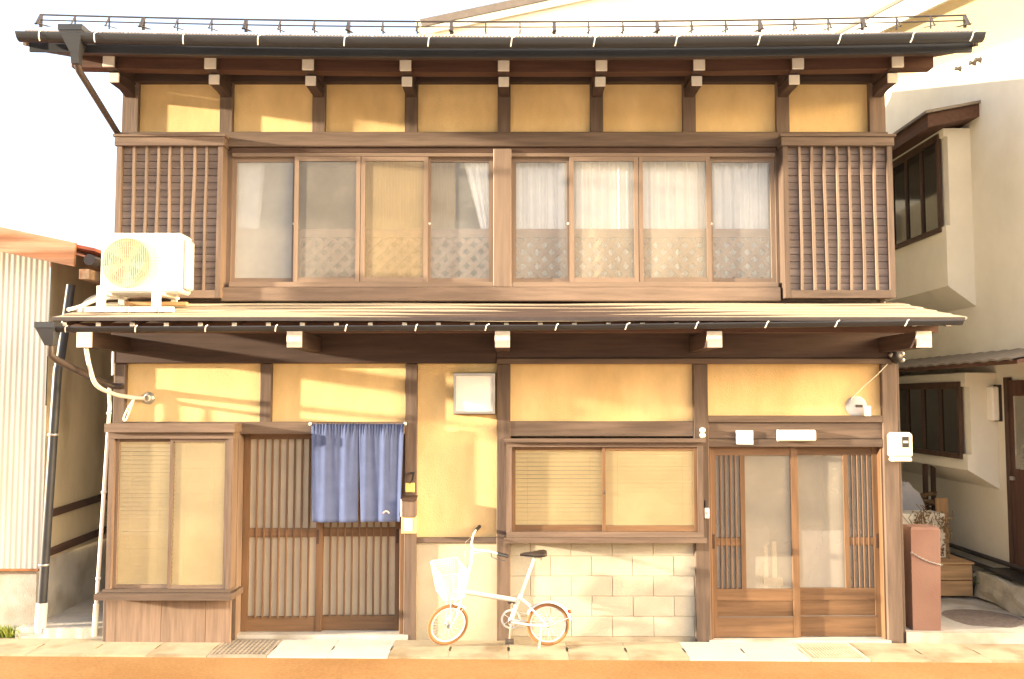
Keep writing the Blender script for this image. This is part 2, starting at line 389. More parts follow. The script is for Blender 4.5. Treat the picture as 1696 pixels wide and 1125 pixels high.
# --- shutter boxes
def shutter(x0, x1, nb):
    y0 = -.17; mb = MB()
    mb.box(x0, x0+.05, y0, 0, 3.30, 4.80); mb.box(x1-.05, x1, y0, 0, 3.30, 4.80); mb.cur = 1
    mb.box(x0-.015, x1+.015, y0-.02, 0, 4.80, 4.885); mb.box(x0-.03, x1+.03, y0-.035, .01, 4.887, 4.91)
    mb.box(x0+.05, x1-.05, y0+.002, 0, 3.30, 3.375)
    t = mb.build('shutter_box', ('frame_z', 'frame_x'), H)
    nz_ = 20; hz = (4.80-3.375)/nz_
    for k in range(nz_):
        box('board', x0+.05, x1-.05, y0+.045+(.003 if k % 2 else 0), y0+.075, 3.375+hz*k+.002, 3.375+hz*(k+1)-.002, 'shutter_x', t, bev=.003)
    pitch = (x1-x0-.10)/(nb+1)
    for k in range(nb):
        xc = x0+.05+pitch*(k+1); mb = MB(); ph = random.uniform(0, 6); am = random.uniform(.002, .006)
        def seg(u): return xc+am*math.sin(ph+u*5)+am*.4*math.sin(ph*2+u*11)
        N = 14; vs_ = []; wd = .024*random.uniform(.85, 1.1)
        for j in range(N+1):
            u = j/N; z = 3.375+(4.80-3.375)*u; x = seg(u)
            vs_ += [(x-wd/2, y0+.012, z), (x+wd/2, y0+.012, z), (x+wd/2, y0+.045, z), (x-wd/2, y0+.045, z)]
        mb.add(vs_, [(j*4+q, j*4+(q+1) % 4, j*4+4+(q+1) % 4, j*4+4+q) for j in range(N) for q in range(4)])
        mb.build('batten', 'batten_z', t)
shutter(-3.885, -2.84, 7); shutter(2.66, 3.735, 7)
# --- upper eaves: cantilevered arms with white painted ends, purlin, rafters, deck
for i, x in enumerate(UX):
    r = rise(x); mb = MB(); hw = .052
    mb.box(x-hw, x+hw, -.54, -.02, 5.412+r, 5.556+r)
    prof = [(-.42, 5.305+r), (-.42, 5.395+r), (.0, 5.395+r), (.0, 5.325), (-.06, 5.325), (-.20, 5.310+r)]
    mb.prism(prof, 'x', x-hw+.006, x+hw-.006)
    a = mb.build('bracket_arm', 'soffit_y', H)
    box('white_end', x-hw-.002, x+hw+.002, -.562, -.540, 5.410+r, 5.558+r, 'white_paint', a)
    box('white_end', x-hw+.002, x+hw-.002, -.438, -.420, 5.303+r, 5.397+r, 'white_paint', a)
def bowed(name, x0, x1, y0, y1, z0, z1, m, parent=None, n=28, dy=0):
    mb = MB(); vs_ = []
    for i in range(n+1):
        x = x0+(x1-x0)*i/n; r = rise(x)
        vs_ += [(x,y0,z0+r),(x,y1,z0+r+dy),(x,y1,z1+r+dy),(x,y0,z1+r)]
    mb.add(vs_, [(i*4+q, i*4+(q+1) % 4, i*4+4+(q+1) % 4, i*4+4+q) for i in range(n) for q in range(4)]+[(0,1,2,3),(4*n,4*n+3,4*n+2,4*n+1)])
    return mb.build(name, m, parent)
bowed('purlin', -4.20, 4.02, -.485, -.355, 5.425, 5.60, 'redwood_x', H)
bowed('purlin', -4.20, 4.02, -.20, -.10, 5.60, 5.70, 'soffit_x', H)
x = -4.25
while x < 4.1:
    r = rise(x); mb = MB()
    mb.prism([(-1.02, 5.385+r), (-1.02, 5.445+r), (.1, 5.78+r), (.1, 5.72+r)], 'x', x-.022, x+.022); mb.build('rafter', 'soffit_y', H); x += .309
y = -1.06
while y < .1:                                              # soffit boards
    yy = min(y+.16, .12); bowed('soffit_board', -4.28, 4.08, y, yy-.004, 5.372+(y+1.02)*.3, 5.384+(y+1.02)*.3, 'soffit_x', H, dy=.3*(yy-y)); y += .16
bowed('fascia', -4.28, 4.08, -1.085, -1.062, 5.34, 5.515, 'gutter', H)
mb = MB(); n = 560                                          # ribbed roof sheet
def rf(u, v):
    x = -4.30+8.40*u; q = abs(((x/.032) % 1)-.5)*2
    y = -1.14+v*5.0
    return (x, y, 5.500+rise(x)+(y+1.14)*.3+.016*(1 if q > .5 else 0))
mb.grid(rf, n, 1, False)
lo = [(p[0], p[1], p[2]-.03) for p in mb.v[:n+1]]; top = mb.v[:n+1]
mb.add(top+lo, [(i, i+1, n+2+i, n+1+i) for i in range(n)])
roof = mb.build('roof', 'roof_metal', H, fix=False)
for sx in (-4.305, 4.105):                                  # barge boards at the verges
    mb = MB(); r = rise(sx); mb.prism([(-1.12, 5.38+r), (-1.12, 5.51+r), (3.8, 6.97), (3.8, 6.82)], 'x', sx-.014, sx+.014); mb.build('barge_board', 'soffit_y' if sx > 0 else 'batten_y', roof)
mb = MB(); mb.grid(lambda u, v: (-4.30+8.40*u, 3.86+3.4*v, 7.0-1.1*v), 6, 2, False); mb.build('rear_slope', 'roof_metal', roof, fix=False)
# snow guard on the roof
sg = MB()
def sgz(x): return 5.825+rise(x)*1.25
xs = [-4.40+8.63*i/120 for i in range(121)]
sg.tube([(x, -.70, sgz(x)) for x in xs[::4]], .0085, 6); sg.tube([(x, -.735, sgz(x)-.065) for x in xs[::4]], .0065, 6)
guard = sg.build('snow_guard', 'dark_steel', H)
for i in range(28):
    x = -4.39+8.61*i/27; z = sgz(x); mb = MB(); big = i % 3 == 0
    t = .03 if big else .012
    mb.bar((x, -.70, z+.005), (x, -.70, z-.12), t, .010, up=(0, 1, 0)); mb.bar((x, -.70, z), (x, -.78, z-.125), t, .008); mb.bar((x, -.80, z-.122), (x, -.55, z-.05), t*1.2, .006)
    mb.build('snow_guard_post', 'dark_steel', guard)
# upper gutter with straps, funnel head and downpipe
def gutter(name, x0, x1, y, zf, r, m, straps, n=60):
    mb = MB(); K = 10; vs_ = []
    for i in range(n+1):
        x = x0+(x1-x0)*i/n; z = zf(x)
        ring = [(r*math.cos(math.pi+math.pi*k/K), r*math.sin(math.pi+math.pi*k/K)) for k in range(K+1)]
        ring = [(-r-.006, .004), (-r-.006, -.006)]+ring[1:-1]+[(r, 0), (r-.005, 0)]+[(c*.93, s_*.93) for c, s_ in ring[1:-1][::-1]]+[(-r+.003, .004)]
        vs_ += [(x, y+c, z+s_) for c, s_ in ring]
    q = len(ring)
    mb.add(vs_, [(i*q+k, i*q+(k+1) % q, (i+1)*q+(k+1) % q, (i+1)*q+k) for i in range(n) for k in range(q)], True)
    mb.add(vs_[:q], [tuple(range(q))]); mb.add(vs_[-q:], [tuple(range(q))])
    gt = mb.build(name, m, H)
    for x in straps:
        z = zf(x); sb = MB(); pts = [(x+random.uniform(.01, .03), y-r-.010+.0, z+.012)]
        for k in range(7):
            a = math.pi+math.pi*.36*k/6; pts.append((x-.002*k, y+(r+.006)*math.cos(a), z+(r+.006)*math.sin(a)))
        for p0, p1 in zip(pts, pts[1:]): sb.bar(p0, p1, .009, .004, up=(0, -1, .3))
        sb.build('strap', 'white_paint', gt)
    return gt
ug = gutter('gutter', -4.31, 4.11, -1.20, lambda x: 5.440+rise(x)*1.1, .064, 'gutter', [-4.10, -3.62, -2.85, -2.2, -1.45, -.72, 0, .72, 1.43, 2.15, 2.85, 3.48, 4.0])
mb = MB()
def frustum(mb, c0, a0, b0, c1, a1, b1):
    v = [(c0[0]+i*a0, c0[1]+j*b0, c0[2]) for i, j in ((-1,-1),(1,-1),(1,1),(-1,1))]+[(c1[0]+i*a1, c1[1]+j*b1, c1[2]) for i, j in ((-1,-1),(1,-1),(1,1),(-1,1))]
    mb.add(v, [(0,3,2,1),(4,5,6,7),(0,1,5,4),(1,2,6,5),(2,3,7,6),(3,0,4,7)])
frustum(mb, (-3.83, -1.20, 5.51), .10, .075, (-3.81, -1.19, 5.33), .038, .038); frustum(mb, (-3.83, -1.20, 5.56), .105, .08, (-3.83, -1.20, 5.51), .105, .08)
frustum(mb, (-3.81, -1.19, 5.33), .037, .037, (-3.815, -1.17, 5.24), .032, .032)
mb.build('gutter_funnel', 'gutter', H)
mb = MB(); mb.tube([(-3.815, -1.17, 5.27), (-3.81, -1.13, 5.20), (-3.90, -.10, 4.93), (-3.915, -.02, 4.86), (-3.92, .10, 4.70), (-3.92, .12, 3.35)], .03, 10); mb.build('downpipe', 'gutter_brown', H)
# --- lower roof
mb = MB(); rows = 5
def lrz(y): return 3.035+(y+1.02)*.235
for k in range(rows):
    ya = -1.06+1.06*k/rows; yb = -1.06+1.06*(k+1)/rows+.02
    def fn(u, v, ya=ya, yb=yb):
        x = -4.02-.0*v+7.99*u; y = ya+(yb-ya)*v
        wob = .002*math.sin(x*2.1+k)+.001*math.sin(x*5.3+k*2)+(-.018*math.exp(-((x-.3)/1.1)**2))*(1-k/rows)
        return (x+(.04*k/rows if u < .5 else -.14*(y+1.06))*1.0, y, lrz(y)+wob-.012*(v)+.006)
    b0 = len(mb.v); mb.grid(fn, 60, 1, False); fr = mb.v[b0:b0+61]
    mb.add(fr+[(p[0], p[1]+.002, p[2]-.024) for p in fr], [(i, i+1, 62+i, 61+i) for i in range(60)])
low = mb.build('lower_roof', 'low_roof', H, fix=False)
mb = MB(); mb.prism([(-1.05, 2.995), (-1.05, 3.024), (0, 3.27), (0, 3.24)], 'x', -4.0, 3.80); mb.build('roof_deck', 'soffit_x', low)
mb = MB()
for i in range(40):
    xa, xb = -4.02+7.97*i/40, -4.02+7.97*(i+1)/40
    mb.add([(xa,-1.064,2.998),(xb,-1.064,2.998),(xb,-1.064,3.03),(xa,-1.064,3.03),(xa,-1.05,2.998),(xb,-1.05,2.998),(xb,-1.05,3.03),(xa,-1.05,3.03)], [(0,1,2,3),(4,7,6,5),(0,4,5,1),(3,2,6,7)])
mb.build('eave_edge', 'gutter_brown', low)
for i in range(27):
    x = -3.93+.2985*i; mb = MB(); hw = .019
    mb.prism([(-1.0, 2.952), (-1.0, 2.99), (.02, 3.23), (.02, 3.185)], 'x', x-hw, x+hw); r_ = mb.build('rafter', 'soffit_y', low)
    box('white_end', x-hw-.001, x+hw+.001, -1.012, -1.0, 2.955, 2.987, 'white_paint', r_, bev=.002)
lgz = lambda x: 2.952+.004*x+(.03*max(0, x-.5)/3.5)
gutter('lower_gutter', -3.98, 3.90, -1.10, lgz, .042, 'gutter', [-3.85+.605*i for i in range(13)])
LB = [-3.80, -1.934, -.085, 1.80, 3.66]
for x in LB:
    mb = MB(); mb.box(x-.065, x+.065, -.885, 0, 2.775, 2.918); a = mb.build('bracket_beam', 'soffit_y', H)
    box('white_end', x-.067, x+.067, -.907, -.885, 2.773, 2.920, 'white_paint', a)
mb = MB(); mb.box(-3.98, 3.84, -.80, -.70, 2.915, 3.0); mb.build('eave_purlin', 'redwood_x', H)
# --- ground storey timbers
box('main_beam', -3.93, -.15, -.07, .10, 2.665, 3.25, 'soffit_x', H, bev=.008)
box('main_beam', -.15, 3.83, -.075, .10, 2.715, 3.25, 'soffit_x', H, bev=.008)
box('beam', -.15, 3.74, -.095, .08, 2.660, 2.712, 'frame_x', H)
LP = [(-3.90, -3.785, 5), (-2.467, -2.354, 0), (-1.046, -.927, 1), (-.150, -.015, 1), (1.775, 1.918, 1), (3.620, 3.765, 1)]
for a, b_, k in LP:
    z0 = -.05 if k else 2.09
    box('post', a, b_, -.055, .10, z0, 2.66, 'frame_z', H, bev=.006)
box('post', 3.765, 3.80, -.03, .10, -.05, 2.66, 'frame_z', H)
for a, b_, z0, z1 in ((-3.79, -2.46, 2.06, 2.67), (-2.36, -1.04, 2.06, 2.67), (-.935, -.145, .95, 2.67), (-.02, 1.78, 2.08, 2.67), (1.91, 3.63, 2.13, 2.67)):
    box('plaster_panel', a, b_, 0, .06, z0, z1, 'plaster', H, bev=0)
box('lower_wall', -.93, -.145, -.012, .06, -.06, .93, 'plaster_pale', H, bev=.003)
box('rail', -.93, -.14, -.04, .07, .925, .975, 'frame_x', H)
box('lintel', -3.80, -1.045, -.075, .10, 1.975, 2.095, 'frame_x', H, bev=.006)
box('lintel', -.02, 1.775, -.045, .10, 1.952, 2.10, 'frame_x', H, bev=.006)
for z0, z1, y in ((1.85, 1.925, -.05), (1.928, 2.085, -.035), (2.088, 2.155, -.055)):
    box('lintel', 1.916, 3.622, y, .10, z0, z1, 'frame_x', H)
# --- latticed entrance (left)
box('door_jamb', -2.70, -2.645, -.10, .14, -.02, 2.03, 'frame_z', H); box('door_jamb', -1.09, -1.046, -.03, .14, .0, 1.975, 'door_z', H)
mb = MB(); mb.box(-2.70, -1.0, -.06, .16, -.03, .055); mb.build('threshold', 'concrete', H)
def lattice_door(x0, x1, y, n, handle):
    mb = MB(); th = .035
    mb.box(x0, x0+.06, y, y+th, .06, 1.97); mb.box(x1-.06, x1, y, y+th, .06, 1.97)
    mb.cur = 1
    for z0, z1 in ((.06, .20), (.965, 1.05), (1.92, 1.97)): mb.box(x0+.06, x1-.06, y+.006, y+th, z0, z1)
    d = mb.build('sliding_door', ('door_z', 'door_x'), H)
    p = (x1-x0-.12)/(n+1)
    for k in range(n):
        xc = x0+.06+p*(k+1); box('slat', xc-.0085, xc+.0085, y-.006, y+.016, .19, 1.93, 'door_z', d, bev=.002)
    mb = MB(); mb.pane(x0+.055, x1-.055, y+.029, .195, 1.925); mb.build('pane', 'pane_door', d)
    box('pull', handle-.012, handle+.012, y-.004, y+.004, .90, 1.04, 'darkwood_z', d)
    mb = MB(); mb.box(x0+.062, x1-.062, y-.012, y-.009, .56, .575)
    return d
lattice_door(-2.64, -1.86, .05, 8, -1.90); lattice_door(-1.92, -1.09, .10, 9, -1.13)
# --- left projecting window with base
mb = MB(); y0 = -.27
mb.box(-3.83, -3.785, y0, 0, .50, 1.98); mb.box(-2.70, -2.655, y0, 0, .50, 1.98)
mb.cur = 1; mb.box(-3.835, -2.65, y0-.005, 0, 1.94, 2.0); mb.box(-3.86, -2.63, y0-.05, 0, 2.002, 2.085)
bay = mb.build('projecting_window', ('frame_z', 'frame_x'), H)
mb = MB(); mb.box(-3.895, -2.61, y0-.09, 0, .445, .502); mb.box(-3.85, -2.65, y0-.02, 0, .505, .53); mb.build('sill', 'frame_x', bay)
box('side_panel', -3.826, -3.80, y0+.03, -.005, .53, 1.94, 'frame_z', bay); box('side_panel', -2.69, -2.66, y0+.03, -.005, .53, 1.94, 'frame_z', bay)
for a, b_, yy, pm in ((-3.783, -3.225, y0+.05, 'pane_warm'), (-3.255, -2.702, y0+.015, 'pane_warm')):
    s = sash(a, b_, yy, .532, 1.938, pm, sw=.03, rail=.03, m='frame', parent=bay); 
for a, b_ in ((-3.84, -3.32), (-3.318, -2.90), (-2.898, -2.66)):
    box('base_board', a, b_, y0+.06, y0+.085, -.04+.02, .443, 'base_board_z', bay)
box('base_post', -3.875, -3.842, y0+.07, y0+.16, -.03, .443, 'frame_z', bay)
# --- centre right projecting window
y0 = -.15; mb = MB()
mb.box(-.055, 0.0, y0, -.04, 1.0, 1.885); mb.box(1.785, 1.84, y0, -.04, 1.0, 1.885); mb.cur = 1; mb.box(-.055, 1.84, y0-.003, -.04, 1.855, 1.90)
mb.box(-.075, 1.86, y0-.05, 0, 1.902, 1.935); mb.box(-.055, 1.84, y0-.003, -.04, .995, 1.045)
cw = mb.build('projecting_window', ('frame_z', 'frame_x'), H)
mb = MB(); mb.box(-.08, 1.86, y0-.035, 0, .945, .993); mb.build('sill', 'frame_x', cw)
sash(0.003, .905, y0+.055, 1.047, 1.853, 'pane_warm', sw=.03, rail=.03, m='door', parent=cw, bottom=.055)
sash(.87, 1.782, y0+.02, 1.047, 1.853, 'pane_warm', sw=.03, rail=.03, m='door', parent=cw, bottom=.055)
k = MB(); k.lathe([(.001, -.01), (.012, -.01), (.014, 0)], (.89, y0+.018, 1.42), 'y', 10); k.build('latch', 'dark_steel', cw)
# --- block wall under it
mbw = box('block_wall', -.02, 1.872, -.002, .10, -.08, .943, 'mortar', H, bev=0)
BX0, BW, BH = -.02, .398, .192
for r_ in range(5):
    z1 = .940-BH*r_+ (0 if r_ == 0 else -.0); z0 = z1-BH+.005
    if r_ == 0: z0 = .940-.15+.005
    else: z1 = .940-.15-BH*(r_-1); z0 = z1-BH+.004
    off = .0 if r_ % 2 == 1 else BW/2
    x = BX0-off
    while x < 1.872:
        a, b_ = max(x, BX0), min(x+BW-.005, 1.872)
        if b_-a > .04: box('block', a, b_, -.008+random.uniform(-.0015, .0015), .02, max(z0, -.06), z1, 'block', mbw, bev=.004)
        x += BW
# --- glazed double door (right)
box('door_jamb', 1.918, 1.945, -.02, .12, -.03, 1.85, 'door_z', H); box('door_jamb', 3.60, 3.622, -.02, .12, -.03, 1.85, 'door_z', H)
mb = MB(); mb.box(1.90, 3.64, -.07, .14, -.06, .004); mb.build('threshold', 'concrete', H)
def glazed_door(x0, x1, y, flip):
    th = .036; S = lambda a, b_: (x0+a, x0+b_) if not flip else (x1-b_, x1-a)
    wd = x1-x0; mb = MB()
    for a, b_, z0, z1 in ((0, .05, .012, 1.845), (.29, .335, .475, 1.765), (wd-.065, wd, .012, 1.845)):
        p, q = S(a, b_); mb.box(p, q, y, y+th, z0, z1)
    mb.cur = 1
    for z0, z1 in ((.012, .20), (.36, .475), (1.765, 1.845)):
        for a, b_ in ((.05, wd-.065),):
            p, q = S(a, b_); mb.box(p, q, y+.004, y+th-.002, z0, z1)
    d = mb.build('sliding_door', ('door_z', 'door_x'), H)
    for k in range(4):
        xc = .05+.24*(k+.95)/4.9; p, q = S(xc-.0075, xc+.0075); box('slat', p, q, y+.004, y+.02, .476, 1.764, 'door_z', d, bev=.002)
    p, q = S(.05, .29); box('cross_rail', p, q, y+.006, y+.024, .885, .965, 'door_x', d)
    mb = MB(); mb.pane(p-.004, q+.004, y+.023, .47, 1.77); mb.build('pane', 'pane_frost', d)
    p, q = S(.335, wd-.065); mb = MB(); mb.pane(p-.004, q+.004, y+.018, .47, 1.77); mb.build('pane', 'pane_frost', d)
    p, q = S(.05, wd-.065); box('panel', p, q, y+.014, y+.026, .20, .36, 'door_x', d)
    mb = MB(); mb.box(p, q, y-.004, y+.014, .200, .212); mb.build('panel_moulding', 'batten_x', d)
    p, q = S(.012, .036); box('pull', p, q, y-.004, y+.004, .86, 1.0, 'darkwood_z', d)
glazed_door(1.946, 2.80, .015, False); glazed_door(2.745, 3.60, .06, True)

# ------------------------------------------------------------------ things in and on the house
def curtain(label, pts_top, pts_bot, z0, z1, y, waves, group=None, m='curtain', amp=.016):
    mb = MB(); ph = random.uniform(0, 6)
    def fn(u, v):
        x = (pts_top[0]+(pts_top[1]-pts_top[0])*u)*v+(pts_bot[0]+(pts_bot[1]-pts_bot[0])*u)*(1-v)
        return (x, y+amp*math.sin(ph+u*waves*6.283+.5*math.sin(u*17))+amp*.4*math.sin(u*waves*13.1+1), z0+(z1-z0)*v)
    mb.grid(fn, int(waves*12), 8); o = mb.build('curtain', m, fix=False)
    sol = o.modifiers.new('cloth', 'SOLIDIFY'); sol.thickness = .003
    return one(o, label, 'curtain', group)
gp = 'white curtains behind the upper windows'
curtain('white gathered curtain behind the fifth upper window, just right of the middle post', (.0, .62), (.0, .62), 3.5, 4.74, .105, 6.5, gp)
curtain('white gathered curtain behind the sixth upper window', (.615, 1.27), (.615, 1.27), 3.5, 4.74, .11, 6.5, gp)
curtain('white gathered curtain behind the seventh upper window', (1.265, 1.97), (1.265, 1.97), 3.5, 4.74, .105, 6.5, gp)
curtain('white gathered curtain behind the rightmost upper window beside the shutter box', (1.965, 2.63), (1.965, 2.63), 3.5, 4.74, .105, 6.5, gp)
curtain('white curtain pulled aside to a narrow wedge beside the middle post', (-.50, -.19), (-.30, -.19), 3.95, 4.74, .10, 4, gp)
curtain('narrow strip of white curtain at the far left upper window', (-2.78, -2.50), (-2.78, -2.56), 3.9, 4.74, .10, 3, gp)
mb = MB()
for k in range(60): xk = -1.50+.0155*k; mb.bar((xk, .20, 3.5), (xk, .20, 4.74), .013, .006, up=(0, 1, 0))
one(mb.build('reed_screen', 'reed'), 'tan reed screen standing behind the third upper window', 'screen')
def blind(label, x0, x1, y, z0, z1, tilt=55, bm='blind'):
    t = empty('window_blind', ((x0+x1)/2, y, z0), label, 'blind', 'slatted blinds behind the ground floor windows')
    box('head_rail', x0, x1, y-.015, y+.015, z1-.03, z1, bm, t)
    mb = MB(); z = z1-.045; c, s_ = .022*math.cos(R(tilt)), .022*math.sin(R(tilt))
    while z > z0+.02:
        j = random.uniform(-.0012, .0012)
        mb.add([(x0,y-c,z-s_+j),(x1,y-c,z-s_+j),(x1,y+c,z+s_+j),(x0,y+c,z+s_+j)], [(0,1,2,3)]); z -= .040
    tag(mb.build('slats', bm, t, fix=False), kind='stuff')
    box('bottom_rail', x0, x1, y-.012, y+.012, z0, z0+.016, bm, t)
    mb = MB()
    for a in (x0+.12, x1-.12): mb.tube([(a, y-.016, z0), (a, y-.016, z1)], .0012, 4)
    mb.build('cord', bm, t)
blind('cream slatted blind in the left half of the tall projecting window', -3.76, -3.25, -.185, .56, 1.92, 56)
blind('cream slatted blind in the right half of the tall projecting window', -3.235, -2.72, -.205, .56, 1.92, 62)
blind('yellowish slatted blind in the left half of the window above the block wall', .03, .875, -.06, 1.08, 1.85, 50, 'blind_gold')
blind('yellowish slatted blind in the right half of the window above the block wall', .90, 1.77, -.08, 1.08, 1.85, 60, 'blind_gold')
# things standing inside the doors, seen dimly through the frosted glass
t = empty('drawer_chest', (-2.2, .28, .06), 'pale chest of drawers showing dimly through the latticed entrance door', 'chest')
box('case', -2.33, -2.06, .16, .42, .06, .68, 'white_enamel', t)
for k in range(4): box('drawer', -2.31, -2.08, .146, .159, .09+.145*k, .215+.145*k, 'room', t)
one(box('brightening_board', 2.86, 3.30, .12, .135, .42, 1.02, 'white_enamel'), 'white board added behind the right glass of the glazed door to brighten it', 'board')  # added board, stands in for sunlight whitening the lower frosted glass
t = empty('wooden_stool', (2.55, .13, .06), 'small pale wooden stool behind the left glass of the glazed door', 'stool')
box('seat', 2.47, 2.66, .09, .19, .49, .56, 'pale_wood', t)
for a in (2.48, 2.61): box('leg', a, a+.035, .11, .15, .06, .49, 'pale_wood', t)
for a, h in ((2.475, .90), (2.56, .92)): box('stick', a, a+.045, .10, .14, .56, h, 'pale_wood', t)
for i, (a, h) in enumerate(((2.14, .76), (2.205, .75))):
    one(box('wooden_stake', a, a+.035, .08, .11, .06, h, 'pale_wood'), 'pale wooden stake behind the lattice of the glazed door, %s of a pair' % ('left' if i == 0 else 'right'), 'stake', 'stakes behind the glazed door')

# --- blue split door curtain
t = empty('door_curtain', (-1.5, -.12, 1.13), 'indigo blue split cloth curtain hung on a rod over the latticed entrance', 'door curtain')
mb = MB(); mb.tube([(-1.955, -.115, 2.075), (-1.035, -.115, 2.078)], .009, 8); rod = mb.build('rod', 'batten_x', t)
for xe, zz in ((-1.955, 2.075), (-1.035, 2.078)):
    mb = MB(); mb.lathe([(.001, -.014), (.014, -.012), (.019, 0), (.014, .012), (.001, .014)], (xe, -.115, zz), 'x', 10); mb.build('finial', 'white_plastic', rod)
def noren(xa, xb, ba, bb, zb, ph):
    mb = MB()
    def fn(u, v):
        zt = 2.078; z = zb+(zt-zb)*v
        xx = (ba+(bb-ba)*u)*(1-v)+(xa+(xb-xa)*u)*v
        fold = .013*math.sin(ph+u*4.2*6.283*.5)+.008*math.sin(ph*2+u*31)*v
        gath = .010*math.sin(u*95+ph)*max(0, (v-.86)/.14)
        return (xx+.008*math.sin(ph+u*13)*(1-v), -.128+fold*(1-.5*v)-.010*(1-v)+gath, z+.004*math.sin(u*60)*max(0, (v-.97)/.03))
    mb.grid(fn, 60, 26); o = mb.build('cloth', 'indigo', t, fix=False)
    s_ = o.modifiers.new('cloth', 'SOLIDIFY'); s_.thickness = .003
    return o
noren(-1.945, -1.478, -1.925, -1.492, 1.135, .6)
c2 = noren(-1.482, -1.045, -1.455, -1.075, 1.14, 2.9)
mb = MB()                                                   # small printed arc near the hem
pts = [(-1.205+.030*math.cos(a), 1.215+.030*math.sin(a)) for a in [R(20+14*k) for k in range(11)]]
for (xa, za), (xb, zb) in zip(pts, pts[1:]): mb.bar((xa, -.168, za), (xb, -.168, zb), .012, .002, up=(0, 1, 0))
mb.build('printed_mark', 'pink_print', c2)
# --- square wall lamp
t = empty('wall_lamp', (-.365, 0, 2.2), 'square white glass wall lamp in a brown frame on the ochre wall', 'lamp')
box('back_plate', -.575, -.155, -.03, -.001, 2.165, 2.575, 'frame_x', t)
mb = MB()
for a, b_, c, d in ((-.565, -.543, 2.175, 2.565), (-.187, -.165, 2.175, 2.565), (-.543, -.187, 2.543, 2.565), (-.543, -.187, 2.175, 2.197)): mb.box(a, b_, -.15, -.03, c, d)
mb.build('frame', 'steel', t)
mb = MB()
def bulge(u, v): return (-.543+.356*u, -.128-.012*(1-(2*u-1)**4)*(1-(2*v-1)**4), 2.197+.346*v)
mb.grid(bulge, 10, 10); mb.build('shade', 'lamp_white', t, fix=False)
# --- small things by the latticed entrance
t = empty('hanging_tag', (-.98, -.07, 1.44), 'small yellow wooden tag hanging from a black hook on the post by the blue curtain', 'tag')
mb = MB(); mb.bar((-.965, -.058, 1.60), (-.965, -.10, 1.60), .05, .012); mb.bar((-.955, -.09, 1.60), (-.965, -.09, 1.53), .018, .01, up=(0, 1, 0)); mb.tube([(-.965, -.09, 1.54), (-.99, -.085, 1.50)], .004, 6); mb.build('hook', 'black', t)
box('board', -1.035, -.945, -.085, -.06, 1.415, 1.505, 'yellow_board', t)
t = empty('mailbox', (-.985, -.06, 1.03), 'small letter box with brown lid and white and orange front on the entrance post', 'mailbox')
mb = MB(); mb.prism([(-.06, 1.19), (-.06, 1.37), (-.17, 1.345), (-.17, 1.19)], 'x', -1.05, -.925); mb.build('body', 'frame_z', t)
mb = MB(); mb.prism([(-.056, 1.372), (-.056, 1.384), (-.185, 1.356), (-.185, 1.344)], 'x', -1.06, -.915); mb.build('lid', 'darkwood_x', t)
box('lower_case', -1.06, -.92, -.155, -.058, 1.03, 1.188, 'orange_paper', t); box('white_label', -1.035, -.955, -.159, -.155, 1.055, 1.175, 'white_enamel', t, bev=.001)
box('edge_strip', -1.066, -1.052, -.17, -.06, 1.19, 1.36, 'white_plastic', t)
# --- over the glazed door
one(box('house_number_plate', 2.187, 2.352, -.062, -.037, 1.872, 2.012, 'white_enamel'), 'small square blank white plate over the left leaf of the glazed door', 'plate')
t = empty('porch_lamp', (2.76, -.04, 1.91), 'long flat white lamp fixed over the middle of the glazed door', 'lamp')
box('base', 2.585, 2.955, -.06, -.037, 1.905, 2.02, 'steel', t); box('cover', 2.575, 2.945, -.125, -.061, 1.912, 2.016, 'lamp_white', t, bev=.012)
t = empty('insulator_knob', (1.85, -.06, 1.97), 'pair of white porcelain cable knobs on the post left of the glazed door', 'insulator')
for z in (1.965, 2.015):
    mb = MB(); mb.lathe([(.001, -.06), (.018, -.058), (.027, -.045), (.018, -.03), (.026, -.015), (.02, 0)], (1.852, -.057, z), 'y', 12); mb.build('knob', 'white_plastic', t)
t = empty('doorbell', (1.885, -.06, 1.15), 'slim white doorbell unit with dark top on the post left of the glazed door', 'doorbell')
box('body', 1.862, 1.908, -.082, -.055, 1.165, 1.265, 'white_plastic', t); box('speaker', 1.868, 1.90, -.076, -.055, 1.268, 1.34, 'dark_steel', t); box('button', 1.876, 1.894, -.086, -.082, 1.205, 1.225, 'steel', t)
t = empty('electricity_meter', (3.76, -.06, 1.74), 'ivory electricity meter box with a dark display on the right corner post', 'meter')
box('case', 3.648, 3.862, -.17, -.056, 1.752, 1.995, 'ivory_plastic', t, bev=.025); box('lower_case', 3.665, 3.855, -.155, -.056, 1.715, 1.752, 'ivory_plastic', t, bev=.012)
d = box('display', 3.752, 3.818, -.176, -.170, 1.852, 1.955, 'black', t, bev=.002); box('number_strip', 3.762, 3.808, -.179, -.176, 1.895, 1.915, 'white_plastic', d, bev=0)
t = empty('vent_hood', (3.40, 0, 2.2), 'round grey vent cover with white flap on the ochre panel over the glazed door', 'vent')
mb = MB(); mb.lathe([(.001, -.022), (.07, -.021), (.095, -.014), (.105, -.002), (.105, 0)], (3.385, -.0, 2.245), 'y', 22); mb.build('cover', 'tarp', t)
box('slot', 3.37, 3.44, -.030, -.021, 2.235, 2.262, 'dark_steel', t); box('flap', 3.445, 3.50, -.075, -.045, 2.15, 2.25, 'white_plastic', t)
mb = MB(); mb.tube([(3.33, -.02, 2.32), (3.45, -.035, 2.44), (3.58, -.06, 2.56), (3.70, -.085, 2.69)], .005, 6)
one(mb.build('cable', 'ivory_plastic'), 'thin pale cable running diagonally up to the black cable clamp', 'cable')
t = empty('cable_clamp', (3.745, -.10, 2.72), 'black cable clamp with grey insulators at the top of the right corner post', 'clamp')
